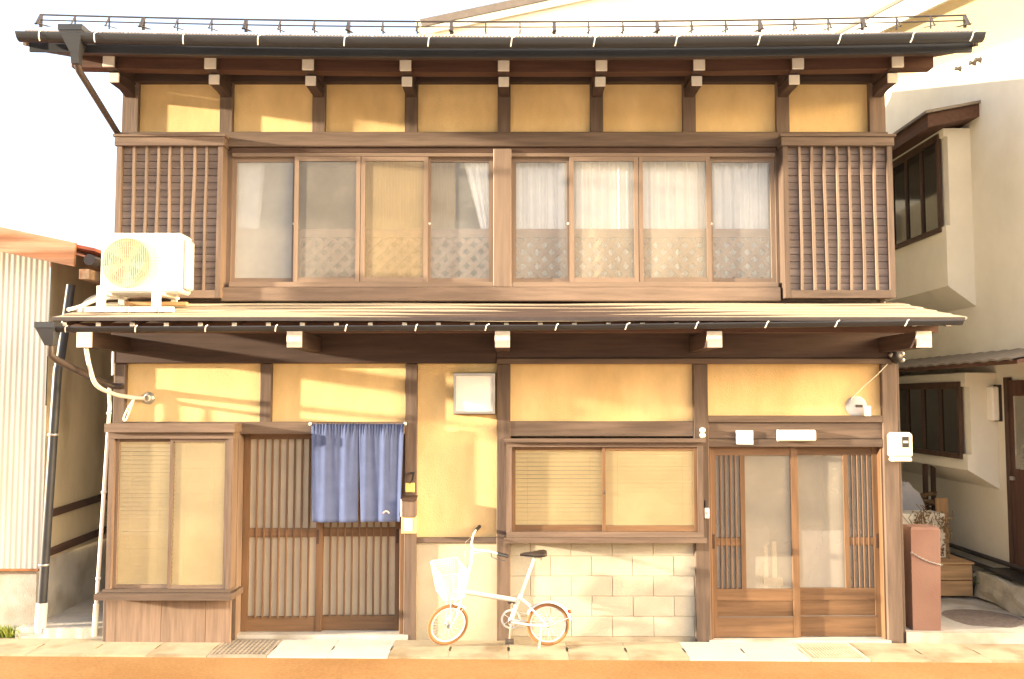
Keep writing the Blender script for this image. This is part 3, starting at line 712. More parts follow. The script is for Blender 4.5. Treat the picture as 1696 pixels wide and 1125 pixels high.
mb = MB(); mb.lathe([(.001, -.06), (.05, -.055), (.06, -.02), (.06, .02), (.04, .03)], (3.745, -.09, 2.725), 'y', 14); mb.build('body', 'black', t)
for dx, dz in ((.055, .03), (.055, -.03), (-.05, .02)):
    mb = MB(); mb.lathe([(.001, -.03), (.02, -.026), (.024, 0), (.016, .025)], (3.745+dx, -.11, 2.725+dz), 'y', 10); mb.build('insulator', 'steel', t)

# --- air conditioner on the lower roof
t = empty('air_conditioner', (-3.4, -.65, 3.12), 'white outdoor air conditioner unit standing on the lower tin roof', 'air conditioner')
ax0, ax1, ay0, ay1, az0, az1 = -3.78, -3.04, -.68, -.40, 3.29, 3.845
body = box('body', ax0, ax1, ay0, ay1, az0, az1, 'ac_white', t, bev=.018)
mb = MB(); cx, cz = -3.535, 3.565
for k in range(26):                                         # vertical wires of the fan guard
    x = cx-.215+.43*k/25; h = math.sqrt(max(0, .225**2-(x-cx)**2)); mb.tube([(x, ay0-.014, cz-h), (x, ay0-.014, cz+h)], .0028, 5)
for rr in (.225, .15, .07): mb.tube([(cx+rr*math.cos(R(a)), ay0-.012, cz+rr*math.sin(R(a))) for a in range(0, 360, 12)], .004, 5, closed=True)
mb.build('fan_guard', 'fan_tan', body)
mb = MB(); mb.lathe([(.001, -.0), (.222, 0), (.226, -.008)], (cx, ay0-.001, cz), 'y', 40); mb.build('fan_opening', 'blind', body)
mb = MB()
for k in range(5):
    a0 = R(72*k)
    q = [(cx+r*math.cos(a0+da), ay0-.004-.003*j, cz+r*math.sin(a0+da)) for j, (r, da) in enumerate(((.03, 0), (.2, .1), (.2, .75), (.05, .6)))]
    mb.add(q, [(0, 1, 2, 3)])
mb.build('fan_blades', 'fan_tan', body)
mb = MB()
for k in range(12): z = 3.35+.03*k; mb.box(-3.27, -3.07, ay0-.004, ay0, z, z+.007)
mb.build('louvre_lines', 'white_plastic', body); box('badge', -3.24, -3.11, ay0-.004, ay0-.001, 3.765, 3.80, 'white_plastic', body, bev=.001)
box('valve_cover', -3.04, -3.0, -.62, -.44, 3.33, 3.79, 'ac_white', t, bev=.02)
for xl in (-3.76, -3.26):
    mb = MB(); mb.box(xl, xl+.075, ay0-.10, ay0-.07, 3.12, 3.29+.05); mb.box(xl, xl+.075, ay0-.07, ay1+.1, 3.265, 3.289); mb.box(xl+.01, xl+.065, ay1+.05, ay1+.08, 3.2, 3.265); mb.build('stand_leg', 'white_paint', t)
mb = MB(); mb.box(-3.90, -3.05, ay0-.145, ay0-.10, 3.098, 3.145); mb.build('stand_rail', 'white_paint', t)
for xl in (-3.86, -3.47, -3.20): box('clamp', xl, xl+.03, ay0-.155, ay0-.145, 3.095, 3.15, 'steel', t)
one(MB().box(-3.62, -3.05, -.50, -.44, 3.19, 3.225).build('timber_batten', 'crate_x'), 'yellow timber batten lying on the tin roof beneath the air conditioner', 'batten')
def pipe(name, pts, r, m, label, cat, group=None, n=8):
    mb = MB()
    P_ = [Vector(p) for p in pts]; sm = []
    for i in range(len(P_)-1):
        p0 = P_[max(i-1, 0)]; p1 = P_[i]; p2 = P_[i+1]; p3 = P_[min(i+2, len(P_)-1)]
        for k in range(6):
            u = k/6; sm.append(.5*((2*p1)+(p2-p0)*u+(2*p0-5*p1+4*p2-p3)*u*u+(3*p1-p0-3*p2+p3)*u**3))
    sm.append(P_[-1]); mb.tube(sm, r, n); return one(mb.build(name, m), label, cat, group)
pipe('drain_hose', [(-3.72, -.45, 3.27), (-3.85, -.55, 3.24), (-3.93, -.75, 3.15), (-3.94, -.92, 3.11)], .018, 'white_plastic', 'white drain hose curling from under the air conditioner to the roof edge', 'hose')
pipe('conduit', [(-3.70, -.2, 3.31), (-3.95, -.3, 3.30), (-4.03, -.42, 3.22), (-4.04, -.48, 3.10)], .02, 'steel', 'grey conduit bending over the left end of the tin roof', 'conduit')
# --- pipes at the left corner
fun = MB(); frustum(fun, (-4.02, -1.10, 2.98), .085, .075, (-4.02, -1.10, 2.93), .085, .075); frustum(fun, (-4.02, -1.10, 2.93), .08, .07, (-4.0, -1.09, 2.78), .036, .036); fun.build('gutter_funnel', 'gutter', H)
mb = MB(); mb.tube([(-4.0, -1.09, 2.80), (-4.0, -1.085, 2.70), (-3.97, -1.03, 2.655), (-3.92, -.4, 2.50), (-3.90, -.10, 2.445), (-3.84, -.085, 2.44), (-3.80, -.085, 2.44)], .03, 10); mb.build('downpipe', 'gutter_brown', H)
pipe('insulated_pipe', [(-3.80, -.86, 2.77), (-3.79, -.80, 2.60), (-3.79, -.65, 2.44), (-3.75, -.35, 2.36), (-3.70, -.12, 2.335), (-3.59, -.06, 2.322)], .020, 'white_paint', 'white taped pipe curving from the eave to the round wall plate', 'pipe')
t = empty('wall_rosette', (-3.58, 0, 2.32), 'round mottled pipe plate on the leftmost ochre panel', 'wall plate')
mb = MB(); mb.lathe([(.001, -.025), (.03, -.025), (.058, -.014), (.062, 0)], (-3.575, 0, 2.325), 'y', 18); mb.build('plate', 'steel', t)
mb = MB(); mb.lathe([(.024, -.05), (.032, -.045), (.032, -.02)], (-3.575, 0, 2.325), 'y', 12); mb.build('collar', 'ivory_plastic', t)
pipe('cord_loop', [(-3.66, -.13, 2.325), (-3.72, -.14, 2.22), (-3.755, -.14, 2.13), (-3.735, -.14, 2.11), (-3.70, -.14, 2.20), (-3.665, -.13, 2.315)], .009, 'white_paint', 'loop of white cord hanging from the taped pipe', 'cord', n=6)
t = empty('drain_pipe', (-3.98, -.12, .1), 'thin white drain pipe running down the left corner of the house', 'pipe')
mb = MB(); mb.tube([(-3.905, -.06, 2.92), (-3.905, -.06, 2.55)], .016, 10); mb.tube([(-3.915, -.10, 2.46), (-3.915, -.11, 2.36), (-3.905, -.11, 2.25), (-3.91, -.11, 2.15), (-3.985, -.12, .10)], .017, 10); mb.build('pipe', 'white_paint', t)
for z, xo in ((2.18, -3.91), (1.42, -3.938), (.60, -3.966)):
    mb = MB(); mb.lathe([(.018, -.012), (.024, -.01), (.024, .01), (.018, .012)], (xo, -.115, z), 'z', 12); mb.build('clip', 'white_paint', t)
mb = MB(); mb.tube([(-3.975, -.12, .36), (-3.985, -.12, .06)], .026, 10); mb.build('sleeve', 'ivory_plastic', t)

# ------------------------------------------------------------------ tin shed on the left
S = empty('tin_shed', (-6.4, 0, 0), 'weathered corrugated tin shed with a rusty timber verge left of the house', 'shed')
def roofz(x): return 3.825+(-4.2-x)*.21
mb = MB(); n = 240
def fn(u, v):
    x = -8.2+3.60*u; zt = roofz(x)-.10
    return (x, .02+.0013*math.sin(x/.055*6.283), .66+(zt-.66)*v)
mb.grid(fn, n*2, 2); mb.build('front_sheet', 'corrugated', S, fix=False)
mb = MB(); mb.grid(lambda u, v: (-4.60+.002*math.sin(u*6.283*9), .04+6*u, .74+(3.84-.74)*v), 80, 1); mb.build('side_sheet', 'shed_side', S, fix=False)
box('base_wall', -8.2, -4.64, .045, .2, -.06, .67, 'concrete', S); box('base_wall', -4.78, -4.635, .2, 6, -.06, .76, 'concrete', S)
mb = MB(); mb.prism([(-8.2, roofz(-8.2)), (-4.19, roofz(-4.19)-.01), (-4.20, roofz(-4.2)-.24), (-8.2, roofz(-8.2)-.27)], 'y', -.32, -.285); mb.build('verge_board', 'oldwood_x', S)
box('sill_angle', -8.2, -4.60, -.01, .05, .648, .668, 'rust', S, bev=.002)
mb = MB(); mb.prism([(-8.2, roofz(-8.2)-.02), (-4.02, roofz(-4.02)-.02), (-4.02, roofz(-4.02)-.05), (-8.2, roofz(-8.2)-.05)], 'y', -.28, 6); mb.build('roof', 'red_roof', S)
for k in range(3):
    box('batten', -4.36+.06*k, -4.32+.06*k, -.2+.3*k, 2, 3.79-.02*k, 3.84-.02*k, 'redwood_y', S)
mb = MB(); mb.tube([(-4.08, -.26, 3.66), (-4.08, 5.8, 3.66)], .055, 12); mb.build('eave_gutter', 'dark_steel', S)
box('eave_beam', -4.18, -4.08, -.25, 5.8, 3.47, 3.57, 'oldwood_y', S)
for z in (1.18, .80):
    mb = MB(); mb.bar((-4.585, .15, z), (-4.585, 1.6, z+.05), .02, .075); mb.build('side_rail', 'darkwood_y', S)
t = empty('downpipe', (-4.53, -.06, .1), 'fat dark downpipe with a grey foot at the shed corner', 'downpipe')
mb = MB(); mb.tube([(-4.40, .05, 3.45), (-4.43, -.04, 2.75), (-4.45, -.06, 2.6), (-4.535, -.06, .10)], .043, 12); mb.build('pipe', 'gutter', t)
for z, xx in ((1.97, -4.474), (.72, -4.518)):
    mb = MB(); mb.lathe([(.044, -.012), (.052, -.01), (.052, .01), (.044, .012)], (xx, -.06, z), 'z', 14); mb.build('clip', 'steel', t)
mb = MB(); mb.tube([(-4.526, -.06, .36), (-4.538, -.06, .08)], .053, 14); mb.build('sleeve', 'tarp', t)
# weeds by the shed
mb = MB()
for k in range(420):
    x = random.uniform(-5.6, -4.70); y = random.uniform(-.10, .03); h = random.uniform(.03, .13); a = random.uniform(0, 6.28); z = gz(x)
    dx, dy = math.cos(a)*.008, math.sin(a)*.008; lx, ly = random.uniform(-.05, .05), random.uniform(-.06, .02)
    mb.add([(x-dx,y-dy,z-.02),(x+dx,y+dy,z-.02),(x+lx*.6+dx*1.4,y+ly*.6,z+h*.7),(x+lx,y+ly,z+h)], [(0,1,2),(0,2,3)])
tag(mb.build('weeds', 'weed', fix=False), 'yellow green weeds growing along the foot of the shed wall', 'weeds', kind='stuff')

# ------------------------------------------------------------------ rendered house on the right
B = empty('rendered_house', (8, 3, 0), 'tall cream rendered house with brown bay windows right of the alley', 'house')
def vz(y): return 6.55+.215*(y+0.2)
mb = MB(); mb.prism([(-.3, -.05), (12, -.05), (12, vz(12)), (-.3, vz(-.3))], 'x', 5.6, 11); mb.build('wall', 'cream_wall', B)
mb = MB(); mb.prism([(-1.2, vz(-1.2)+.02), (12.4, vz(12.4)+.02), (12.4, vz(12.4)+.10), (-1.2, vz(-1.2)+.10)], 'x', 4.80, 11.6); mb.build('roof', 'yellow_soffit', B)
mb = MB(); mb.add([(4.80, -1.2, vz(-1.2)-.01), (5.61, -1.2, vz(-1.2)-.50), (5.61, 12, vz(12)-.50), (4.80, 12, vz(12)-.01), (5.61, -1.2, vz(-1.2)+.01), (5.61, 12, vz(12)+.01)], [(0,1,2,3),(0,4,1),(3,2,5)]); mb.build('soffit', 'yellow_soffit', B)
mb = MB(); mb.prism([(-1.22, vz(-1.2)-.08), (12.4, vz(12.4)-.08), (12.4, vz(12.4)+.16), (-1.22, vz(-1.2)+.16)], 'x', 4.75, 4.797); mb.build('barge_board', 'cream_wall', B)
mb = MB(); mb.prism([(-1.24, vz(-1.2)+.162), (12.4, vz(12.4)+.162), (12.4, vz(12.4)+.20), (-1.24, vz(-1.2)+.20)], 'x', 4.71, 11.6); mb.build('roof_sheet', 'roof_metal', B)
def oriel(y0, y1, xo, zb, zw, zt, wz0, wz1, name):
    mb = MB()
    # cross-section in x-z with splayed foot
    mb.prism([(5.62, zw), (xo, zb), (xo, wz0), (xo+.05, wz0), (xo+.05, wz1), (xo, wz1), (xo, zt), (5.62, zt)], 'y', y0+.001, y1)
    o = mb.build(name, 'cream_wall', B)
    fb = MB(); yA, yB = y0+.16, y1-.1
    fb.box(xo-.025, xo+.02, yA-.05, yB, wz1-.02, wz1+.06); fb.box(xo-.03, xo+.02, yA-.05, yB, wz0-.06, wz0)
    n_ = max(2, int((yB-yA)/.42)); 
    for k in range(n_+1):
        yy = yA+(yB-yA)*k/n_; fb.box(xo-.015, xo+.03, yy-.022, yy+.022, wz0, wz1-.02)
    f = fb.build('window_frame', 'darkwood_z', o)
    for k in range(n_):
        ya, yb = yA+(yB-yA)*k/n_+.022, yA+(yB-yA)*(k+1)/n_-.022
        box('pane', xo+.006, xo+.012, ya, yb, wz0, wz1-.02, 'dark_glass', f, bev=0)
    return o
o1 = oriel(1.95, 5.8, 5.27, 3.68, 3.42, 5.62, 4.42, 5.52, 'bay_window')
mb = MB(); mb.prism([(4.98, 5.56), (5.62, 5.70), (5.62, 5.85), (4.98, 5.72)], 'y', 1.72, 6.0); mb.build('bay_roof', 'redwood_y', o1)
mb = MB(); mb.prism([(4.94, 5.722), (5.62, 5.852), (5.62, 5.885), (4.94, 5.755)], 'y', 1.68, 6.0); mb.build('bay_roof_sheet', 'roof_metal', o1)
o2 = oriel(1.55, 5.5, 5.24, 1.50, 1.27, 2.62, 1.68, 2.46, 'bay_window')
# pent roof with wavy tile edge along the alley
mb = MB(); mb.prism([(4.93, 2.66), (5.62, 2.80), (5.62, 2.86), (4.93, 2.70)], 'y', -.1, 6.5); pent = mb.build('pent_roof', 'redwood_y', B)
k = 0; y = -.1
while y < 4.6:
    mb = MB()
    def tl(u, v, y=y): return (4.88+.75*v, y+.26*u, 2.708+.16*v+.016*math.sin(u*math.pi*1.0)+.0)
    mb.grid(tl, 8, 1); f0 = mb.v[:9]; mb.add(f0+[(p[0], p[1], p[2]-.02) for p in f0], [(i, i+1, 10+i, 9+i) for i in range(8)]); mb.build('tile', 'roof_metal', pent, fix=False); y += .265
t_ = MB(); t_.box(5.555, 5.60, .62, 1.22, .42, 2.52)
dr = t_.build('door', 'redwood_z', B); box('door_frame', 5.54, 5.60, 1.222, 1.30, .36, 2.56, 'darkwood_z', dr); box('pane', 5.550, 5.554, .72, 1.12, 1.55, 2.35, 'pane_frost', dr, bev=0); box('handle', 5.52, 5.554, 1.14, 1.20, 1.42, 1.46, 'steel', dr)
box('door_frame', 5.54, 5.60, .55, .619, .36, 2.56, 'darkwood_z', dr)
t = empty('alley_lamp', (5.55, 1.5, 2.05), 'long white wall lamp beside the alley door of the cream house', 'lamp')
box('base', 5.565, 5.60, 1.44, 1.58, 2.06, 2.48, 'dark_steel', t); box('cover', 5.485, 5.565, 1.43, 1.59, 2.07, 2.46, 'lamp_white', t, bev=.015)
for i, (z, lab) in enumerate(((.47, 'upper grey pipe along the foot of the cream wall in the alley'), (.35, 'lower grey pipe along the foot of the cream wall in the alley'))):
    mb = MB(); mb.tube([(5.55, -.2, z), (5.55, 5.5, z)], .028, 8); one(mb.build('wall_pipe', 'dark_steel'), lab, 'pipe', 'pipes along the alley wall')
one(box('drain_cover', 5.30, 5.58, .55, 1.4, .40, .425, 'black'), 'dark flat cover lying on the stone block at the alley edge', 'cover')
mb = MB()
def rough_box(mb, x0, x1, y0, y1, z0, z1, j=.02):
    def P_(x, y, z): return (x+random.uniform(-j, j), y+random.uniform(-j, j), z+random.uniform(-j, j))
    c = {}
    for i in range(5):
        for k in range(4):
            for l_ in range(4): c[i, k, l_] = P_(x0+(x1-x0)*i/4, y0+(y1-y0)*k/3, z0+(z1-z0)*l_/3)
    def q(*ks): mb.add([c[k] for k in ks], [(0, 1, 2, 3)])
    for i in range(4):
        for k in range(3): q((i,k,0),(i,k+1,0),(i+1,k+1,0),(i+1,k,0)); q((i,k,3),(i+1,k,3),(i+1,k+1,3),(i,k+1,3))
        for l_ in range(3): q((i,0,l_),(i+1,0,l_),(i+1,0,l_+1),(i,0,l_+1)); q((i,3,l_),(i,3,l_+1),(i+1,3,l_+1),(i+1,3,l_))
    for k in range(3):
        for l_ in range(3): q((0,k,l_),(0,k,l_+1),(0,k+1,l_+1),(0,k+1,l_)); q((4,k,l_),(4,k+1,l_),(4,k+1,l_+1),(4,k,l_+1))
rough_box(mb, 5.25, 5.58, .40, 1.5, .08, .37); one(mb.build('stone_block', 'stone', fix=False), 'rough pale stone block at the foot of the cream wall', 'stone')
mb = MB(); mb.lathe([(.001, .012), (.36, .010), (.40, .004), (.40, -.02)], (4.83, .55, .095+gz(4.8)), 'z', 32); one(mb.build('manhole_cover', 'manhole'), 'round brown manhole cover in the alley floor', 'manhole cover')
# terracotta post with chain
t = empty('terracotta_post', (4.0, .12, .07), 'salmon coloured square pillar wrapped with a chain beside the corner post', 'pillar')
mb = MB(); frustum(mb, (4.03, .15, .07), .135, .12, (4.045, .15, 1.04), .145, .12); frustum(mb, (4.045, .15, 1.04), .145, .12, (4.045, .15, 1.065), .13, .105); mb.build('shaft', 'terracotta', t)
mb = MB()
for k in range(17):
    u = k/16; x = 3.90+.285*u; z = .82-.115*u-.02*math.sin(u*3.14); r_ = .011
    mb.tube([(x+r_*math.cos(a), .022+(r_*.6*math.sin(a) if k % 2 else 0), z+(0 if k % 2 else r_*.6*math.sin(a))) for a in [6.283*j/8 for j in range(8)]], .003, 4, closed=True)
mb.build('chain', 'steel', t)
# clutter in the alley
t = empty('wooden_crate', (4.85, 1.7, .1), 'low wooden crate of two boards on the alley floor', 'crate')
for z0, z1 in ((.10, .27), (.275, .45)):
    box('board', 4.45, 5.20, 1.45, 1.475, z0, z1-.005, 'crate_x', t); box('board', 5.165, 5.195, 1.48, 2.1, z0, z1-.005, 'crate_y', t)
box('top_board', 4.45, 5.22, 1.43, 2.1, .452, .475, 'crate_x', t)
t = empty('white_planter', (4.75, 1.9, .475), 'pale planter box with dry vines standing on the wooden crate', 'planter')
box('body', 4.45, 5.05, 1.75, 2.1, .476, .98, 'ivory_plastic', t)
mb = MB()
for k in range(26):
    x = random.uniform(4.65, 5.08); y = 1.73; z = random.uniform(.5, .8); pts = [(x, y, z)]
    for j in range(5): x += random.uniform(-.06, .06); z += random.uniform(.02, .09); pts.append((x, y-random.uniform(0, .04), z))
    mb.tube(pts, .005, 4)
for k in range(160):
    x = random.uniform(4.65, 5.08); z = random.uniform(.5, 1.0); y = random.uniform(1.65, 1.74); a = random.uniform(0, 6.28); r_ = random.uniform(.012, .028)
    mb.add([(x, y, z), (x+r_*math.cos(a), y-.01, z+r_*math.sin(a)), (x+r_*1.5*math.cos(a+.6), y-.015, z+r_*1.5*math.sin(a+.6)), (x+r_*math.cos(a+1.2), y, z+r_*math.sin(a+1.2))], [(0, 1, 2, 3)])
tag(mb.build('dry_vines', 'dry_leaf', t, fix=False), kind='stuff')
one(box('leaning_board', 5.13, 5.27, 2.12, 2.16, .1, 1.12, 'crate_z'), 'upright brown plank behind the crate in the alley', 'plank')
t = empty('firewood_shelf', (4.85, 2.7, .1), 'dark wooden shelf piled with sticks at the back of the alley', 'shelf')
box('shelf_board', 4.4, 5.32, 2.5, 3.0, .86, .92, 'darkwood_x', t)
for a in (4.45, 5.17, 5.27): box('upright', a, a+.05, 2.52, 2.57, .1, 1.5, 'darkwood_z', t)
mb = MB()
for k in range(40):
    x = random.uniform(4.6, 5.2); z = random.uniform(.93, 1.12); a = random.uniform(-.5, .5); mb.tube([(x-.15, 2.45, z), (x+.15, 2.5+a*.2, z+a*.15)], random.uniform(.008, .02), 5)
tag(mb.build('sticks', 'dry_leaf', t), kind='stuff')
mb = MB()
def tp(u, v):
    x = 4.55+.55*u; y = 2.36+.4*v; return (x, y, 1.04+.24*math.sin(math.pi*min(1, u*.7+.25))*(1-.5*v)+.05*math.sin(u*11+v*5)+.03*math.sin(u*23+v*9))
mb.grid(tp, 16, 10, False); lo = [mb.v[i] for i in range(17)]; mb.add(lo+[(p[0], p[1]+.02, .93) for p in lo], [(i, i+1, 18+i, 17+i) for i in range(16)])
one(mb.build('grey_tarp', 'tarp', fix=False), 'crumpled grey tarpaulin on top of the shelf in the alley', 'tarpaulin')
t = empty('flower_pot', (5.30, 1.55, .1), 'small pot with pink flowers beside the wooden crate', 'flower pot')
mb = MB(); mb.lathe([(.001, 0), (.05, 0), (.07, .11), (.075, .12), (.06, .12), (.05, .09)], (5.30, 1.55, .095), 'z', 14); mb.build('pot', 'dark_steel', t)
for m, n_, rr in (('leaf', 60, .10), ('flower', 30, .085)):
    mb = MB()
    for k in range(n_):
        c = Vector((5.30, 1.55, .27))+Vector((random.gauss(0, .045), random.gauss(0, .045), random.gauss(0, .05))); a = Vector((random.uniform(-1, 1), random.uniform(-1, 1), random.uniform(-1, 1))).normalized()*.022; b_ = a.orthogonal().normalized()*.014
        mb.add([c-a, c+b_, c+a, c-b_], [(0, 1, 2, 3)])
    mb.build('foliage' if m == 'leaf' else 'blossom', m, t, fix=False)

for i, (y, z, lab) in enumerate(((2.1, 6.42, 'small dark cable bracket on the upper cream wall, leftmost of three'), (1.75, 6.36, 'small dark cable bracket on the upper cream wall, middle of three'), (1.62, 6.35, 'small dark cable bracket on the upper cream wall, rightmost of three'))):
    t = empty('cable_bracket', (5.6, y, z), lab, 'bracket', 'cable brackets on the cream wall')
    mb = MB(); mb.lathe([(.001, -.09), (.03, -.085), (.02, -.05), (.035, -.03), (.015, 0)], (5.6, y, z), 'x', 10); mb.build('insulator', 'dark_steel', t)
    box('plate', 5.585, 5.6, y-.03, y+.03, z-.06, z+.06, 'steel', t)
# ------------------------------------------------------------------ house behind
t = empty('back_house', (3, 9, 0), 'pale gabled house showing above the edge of the upper roof', 'house')
mb = MB(); mb.box(-1.62, 8, 7.5, 12, -.05, 9.16); mb.prism([(-1.62, 9.16), (8, 9.16), (8, 11.26)], 'y', 7.5, 12); mb.build('wall', 'cream_wall', t)
mb = MB(); mb.prism([(-1.78, 9.15), (8, 11.286), (8, 11.436), (-1.78, 9.30)], 'y', 7.38, 12.5); mb.build('roof', 'roof_metal', t)
mb = MB(); mb.prism([(-1.75, 9.02), (8, 11.156), (8, 11.286), (-1.75, 9.148)], 'y', 7.40, 7.44); mb.build('barge_board', 'cream_wall', t)
mb = MB(); mb.tube([(-1.70, 6.95, 9.10), (-1.66, 7.2, 8.9), (-1.62, 7.42, 8.7), (-1.62, 7.44, 6)], .05, 10); mb.build('downpipe', 'ivory_plastic', t)

# ------------------------------------------------------------------ bicycle
K = empty('bicycle', (-.15, -.28, .01), 'small white folding bicycle with a basket parked against the block wall', 'bicycle')
rw = Vector((.335, 0, .215)); bb_ = Vector((-.01, 0, .245)); head_t = Vector((-.44, 0, .56)); head_b = Vector((-.475, 0, .47)); fwc = Vector((-.60, 0, .215)); Rw = .205
LEAN = Matrix.Translation((0, -.28, gz(0)+.0)) @ Matrix.Rotation(R(6), 4, 'X')
axis = (head_t-head_b).normalized()
STEER = Matrix.Translation(head_b) @ Matrix.Rotation(R(25), 4, axis) @ Matrix.Translation(-head_b)
# steering sign: front of the wheel swings towards the viewer
def kb(mb, name, m, parent=K, steer=False, fix=True): return mb.build(name, m, parent, T=LEAN @ STEER if steer else LEAN, fix=fix)
def wheel(c, steer):
    mb = MB(); mb.tube([(c.x+(Rw-.018)*math.cos(a), 0, c.z+(Rw-.018)*math.sin(a)) for a in [6.2832*k/48 for k in range(48)]], .0155, 10, closed=True); ty = kb(mb, 'wheel', 'tyre', steer=steer)
    mb = MB(); mb.tube([(c.x+(Rw-.040)*math.cos(a), 0, c.z+(Rw-.040)*math.sin(a)) for a in [6.2832*k/48 for k in range(48)]], .009, 8, closed=True); kb(mb, 'rim', 'white_enamel', ty, steer)
    mb = MB()
    for k in range(28):
        a = 6.2832*k/28; sg_ = 1 if k % 2 else -1; mb.tube([(c.x+.02*math.cos(a+sg_*1.2), sg_*.03, c.z+.02*math.sin(a+sg_*1.2)), (c.x+(Rw-.04)*math.cos(a), 0, c.z+(Rw-.04)*math.sin(a))], .0014, 4)
    kb(mb, 'spokes', 'white_enamel', ty, steer)
    mb = MB(); mb.lathe([(.008, -.05), (.022, -.035), (.014, -.03), (.014, .03), (.022, .035), (.008, .05)], (c.x, 0, c.z), 'y', 14); kb(mb, 'hub', 'steel', ty, steer)
wheel(rw, False); wheel(fwc, True)
mb = MB()
mb.tube([head_b, head_t], .021, 10)
mb.tube([(-.455, 0, .525), (-.25, 0, .49), (.04, 0, .445)], [.024, .024, .022], 10)
seat_top = Vector((.195, 0, .80)); st = Vector((.085, 0, .50))
mb.tube([bb_, (.04, 0, .40), st], .020, 10)
for s_ in (-.045, .045):
    mb.tube([(bb_.x, s_*.5, bb_.z), (.16, s_, .225), (rw.x, s_*1.15, rw.z)], .011, 8)
    mb.tube([(.07, s_*.4, .47), (.22, s_, .34), (rw.x, s_*1.15, rw.z)], .009, 8)
mb.lathe([(.026, -.04), (.026, .04)], tuple(bb_), 'y', 14)
kb(mb, 'frame', 'white_enamel')
mb = MB(); mb.tube([st, seat_top, (.215, 0, .85)], .0135, 10); kb(mb, 'seat_post', 'white_enamel')
mb = MB()                                                   # saddle: lofted from nose to tail
secs = [(.075, .018, .012, .875), (.11, .024, .020, .880), (.16, .036, .026, .882), (.21, .062, .030, .884), (.26, .085, .034, .890), (.30, .086, .034, .892), (.325, .060, .026, .888)]
n = 14; vs_ = []
for x, hw, th, z in secs:
    for k in range(n):
        a = 6.2832*k/n; vs_.append((x, hw*math.cos(a), z+(th*.55 if math.sin(a) > 0 else th)*math.sin(a)))
mb.add(vs_, [(i*n+k, i*n+(k+1) % n, (i+1)*n+(k+1) % n, (i+1)*n+k) for i in range(len(secs)-1) for k in range(n)]+[tuple(range(n)), tuple(range((len(secs)-1)*n, len(secs)*n))], True)
sd = kb(mb, 'saddle', 'saddle')
mb = MB()
for s_ in (-.022, .022): mb.tube([(.10, s_*.4, .866), (.16, s_, .850), (.26, s_, .850), (.30, s_*1.4, .866)], .0045, 6)
for s_ in (-.05, .05):
    mb.tube([(.27+.0*k, s_, .862-.012*(k % 2)-.004*k) for k in range(5)], .010, 6)
kb(mb, 'saddle_springs', 'steel', sd)
mb = MB()                                                   # fork, stem, bars
mb.tube([head_t, (-.425, 0, .62)], .017, 10)
for s_ in (-.05, .05): mb.tube([(-.478, 0, .462), (-.50, s_, .43), (-.54, s_, .33), (fwc.x, s_, fwc.z)], .010, 8)
fork = kb(mb, 'fork', 'white_enamel', steer=True)
mb = MB(); mb.tube([(-.427, 0, .61), (-.385, 0, .80), (-.373, 0, .95)], .0135, 10); kb(mb, 'stem', 'white_enamel', steer=True)
mb = MB(); mb.tube([(-.235, -.28, .99), (-.29, -.20, .99), (-.36, -.07, .955), (-.372, 0, .94), (-.36, .07, .955), (-.29, .20, .99), (-.235, .28, .99)], .0095, 8); hb = kb(mb, 'handlebar', 'white_enamel', steer=True)
for s_ in (-1, 1):
    mb = MB(); mb.tube([(-.165, s_*.36, .988), (-.235, s_*.28, .99)], .017, 10); kb(mb, 'grip', 'black', hb, True)
    mb = MB(); mb.tube([(-.28, s_*.225, .98), (-.285, s_*.25, .955), (-.24, s_*.31, .942), (-.19, s_*.36, .948)], .005, 6); kb(mb, 'brake_lever', 'dark_steel', hb, True)
    mb = MB(); mb.tube([(-.29, s_*.21, .97), (-.40, s_*.12, .96), (-.43, s_*.03, .82), (-.44, s_*.01, .62)], .003, 5); kb(mb, 'brake_cable', 'steel', hb, True)
mb = MB()                                                   # wire basket
bx0, bx1, bz0, bz1 = -.73, -.47, .53, .80
def ring(z, k):
    a, b_ = (bx0+.045*(1-k), bx1-.01*(1-k)); h = .165-.045*(1-k); return [(a, -h, z), (b_, -h, z), (b_, h, z), (a, h, z)]
def lerp(p, q, u): return tuple(p[i]+(q[i]-p[i])*u for i in range(3))
for j in range(13):
    k = j/12; z = bz0+(bz1-bz0)*k; rg = ring(z, k); mb.tube([lerp(rg[i], rg[(i+1) % 4], u) for i in range(4) for u in (.06, .5, .94)], .0055 if j in (0, 12) else .0028, 5, closed=True)
r0, r1 = ring(bz0, 0), ring(bz1, 1)
for i in range(4):
    m_ = 13 if i % 2 == 0 else 16
    for q in range(m_+1): mb.tube([lerp(r0[i], r0[(i+1) % 4], q/m_), lerp(r1[i], r1[(i+1) % 4], q/m_)], .0028, 4)
for q in range(12):
    mb.tube([lerp(r0[0], r0[1], q/11), lerp(r0[3], r0[2], q/11)], .0028, 4)
kb(mb, 'basket', 'white_enamel', steer=True)
mb = MB(); mb.tube([(-.47, 0, .56), (-.45, 0, .54)], .012, 6); mb.tube([(-.60, .06, .53), (fwc.x, .055, fwc.z)], .004, 6); mb.tube([(-.60, -.06, .53), (fwc.x, -.055, fwc.z)], .004, 6); kb(mb, 'basket_stay', 'white_enamel', steer=True)
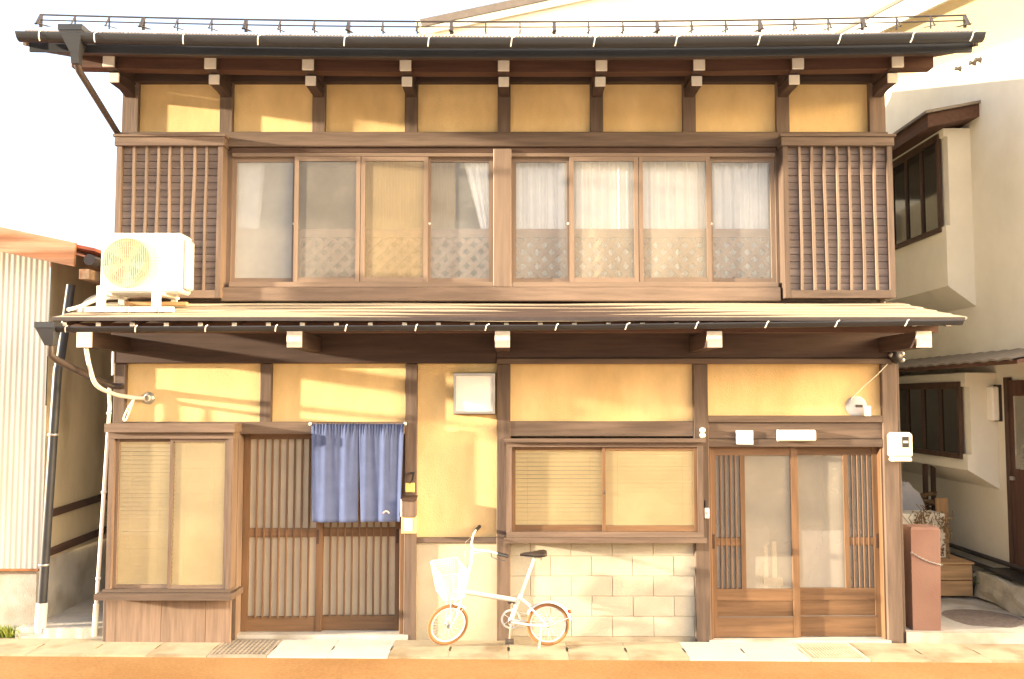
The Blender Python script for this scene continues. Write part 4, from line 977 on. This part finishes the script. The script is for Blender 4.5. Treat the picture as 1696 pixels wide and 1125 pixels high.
def fender(c, a0, a1, steer):
    mb = MB(); N = 26; vs_ = []
    for i in range(N+1):
        a = R(a0+(a1-a0)*i/N)
        for yy, rr in ((-.027, Rw+.004), (-.018, Rw+.016), (0, Rw+.020), (.018, Rw+.016), (.027, Rw+.004)): vs_.append((c.x+rr*math.cos(a), yy, c.z+rr*math.sin(a)))
    mb.add(vs_, [(i*5+k, i*5+k+1, i*5+6+k, i*5+5+k) for i in range(N) for k in range(4)], True)
    mb.tube([(c.x, .05, c.z), (c.x+(Rw+.01)*math.cos(R(a0+8)), .025, c.z+(Rw+.01)*math.sin(R(a0+8)))], .003, 5); mb.tube([(c.x, -.05, c.z), (c.x+(Rw+.01)*math.cos(R(a0+8)), -.025, c.z+(Rw+.01)*math.sin(R(a0+8)))], .003, 5)
    return kb(mb, 'fender', 'white_enamel', steer=steer, fix=False)
fd = fender(rw, 12, 150, False); fender(fwc, 40, 75, True)
mb = MB(); mb.lathe([(.001, .03), (.014, .026), (.018, 0), (.014, -.006)], (rw.x+(Rw+.022)*math.cos(R(32)), 0, rw.z+(Rw+.022)*math.sin(R(32))), 'x', 12); kb(mb, 'reflector', 'red_plastic', fd)
mb = MB(); mb.tube([(bb_.x+.085*math.cos(a), .05, bb_.z+.085*math.sin(a)) for a in [6.2832*k/32 for k in range(32)]], .011, 6, closed=True)
for k in range(5): a = 6.2832*k/5; mb.tube([(bb_.x, .05, bb_.z), (bb_.x+.08*math.cos(a), .05, bb_.z+.08*math.sin(a))], .005, 5)
for s_ in (.07, -.07): mb.tube([(bb_.x+.07, .052, bb_.z+s_), (rw.x, .052, rw.z+s_*.45)], .005, 5)
kb(mb, 'chain_wheel', 'white_enamel')
for s_, a in ((-1, R(-95)), (1, R(85))):
    e = Vector((bb_.x+.15*math.cos(a), s_*.07, bb_.z+.15*math.sin(a))); mb = MB(); mb.tube([(bb_.x, s_*.062, bb_.z), e], .008, 8); ck = kb(mb, 'crank', 'steel')
    mb = MB(); mb.box(e.x-.04, e.x+.04, min(e.y, e.y+s_*.09), max(e.y, e.y+s_*.09), e.z-.010, e.z+.010); kb(mb, 'pedal', 'dark_steel', ck)
mb = MB(); mb.tube([(.275, -.045, .225), (.26, -.085, .11), (.25, -.125, .030)], .007, 8); kb(mb, 'kickstand', 'white_enamel')
# no peg beneath the pedal; the dark there is cast shadow
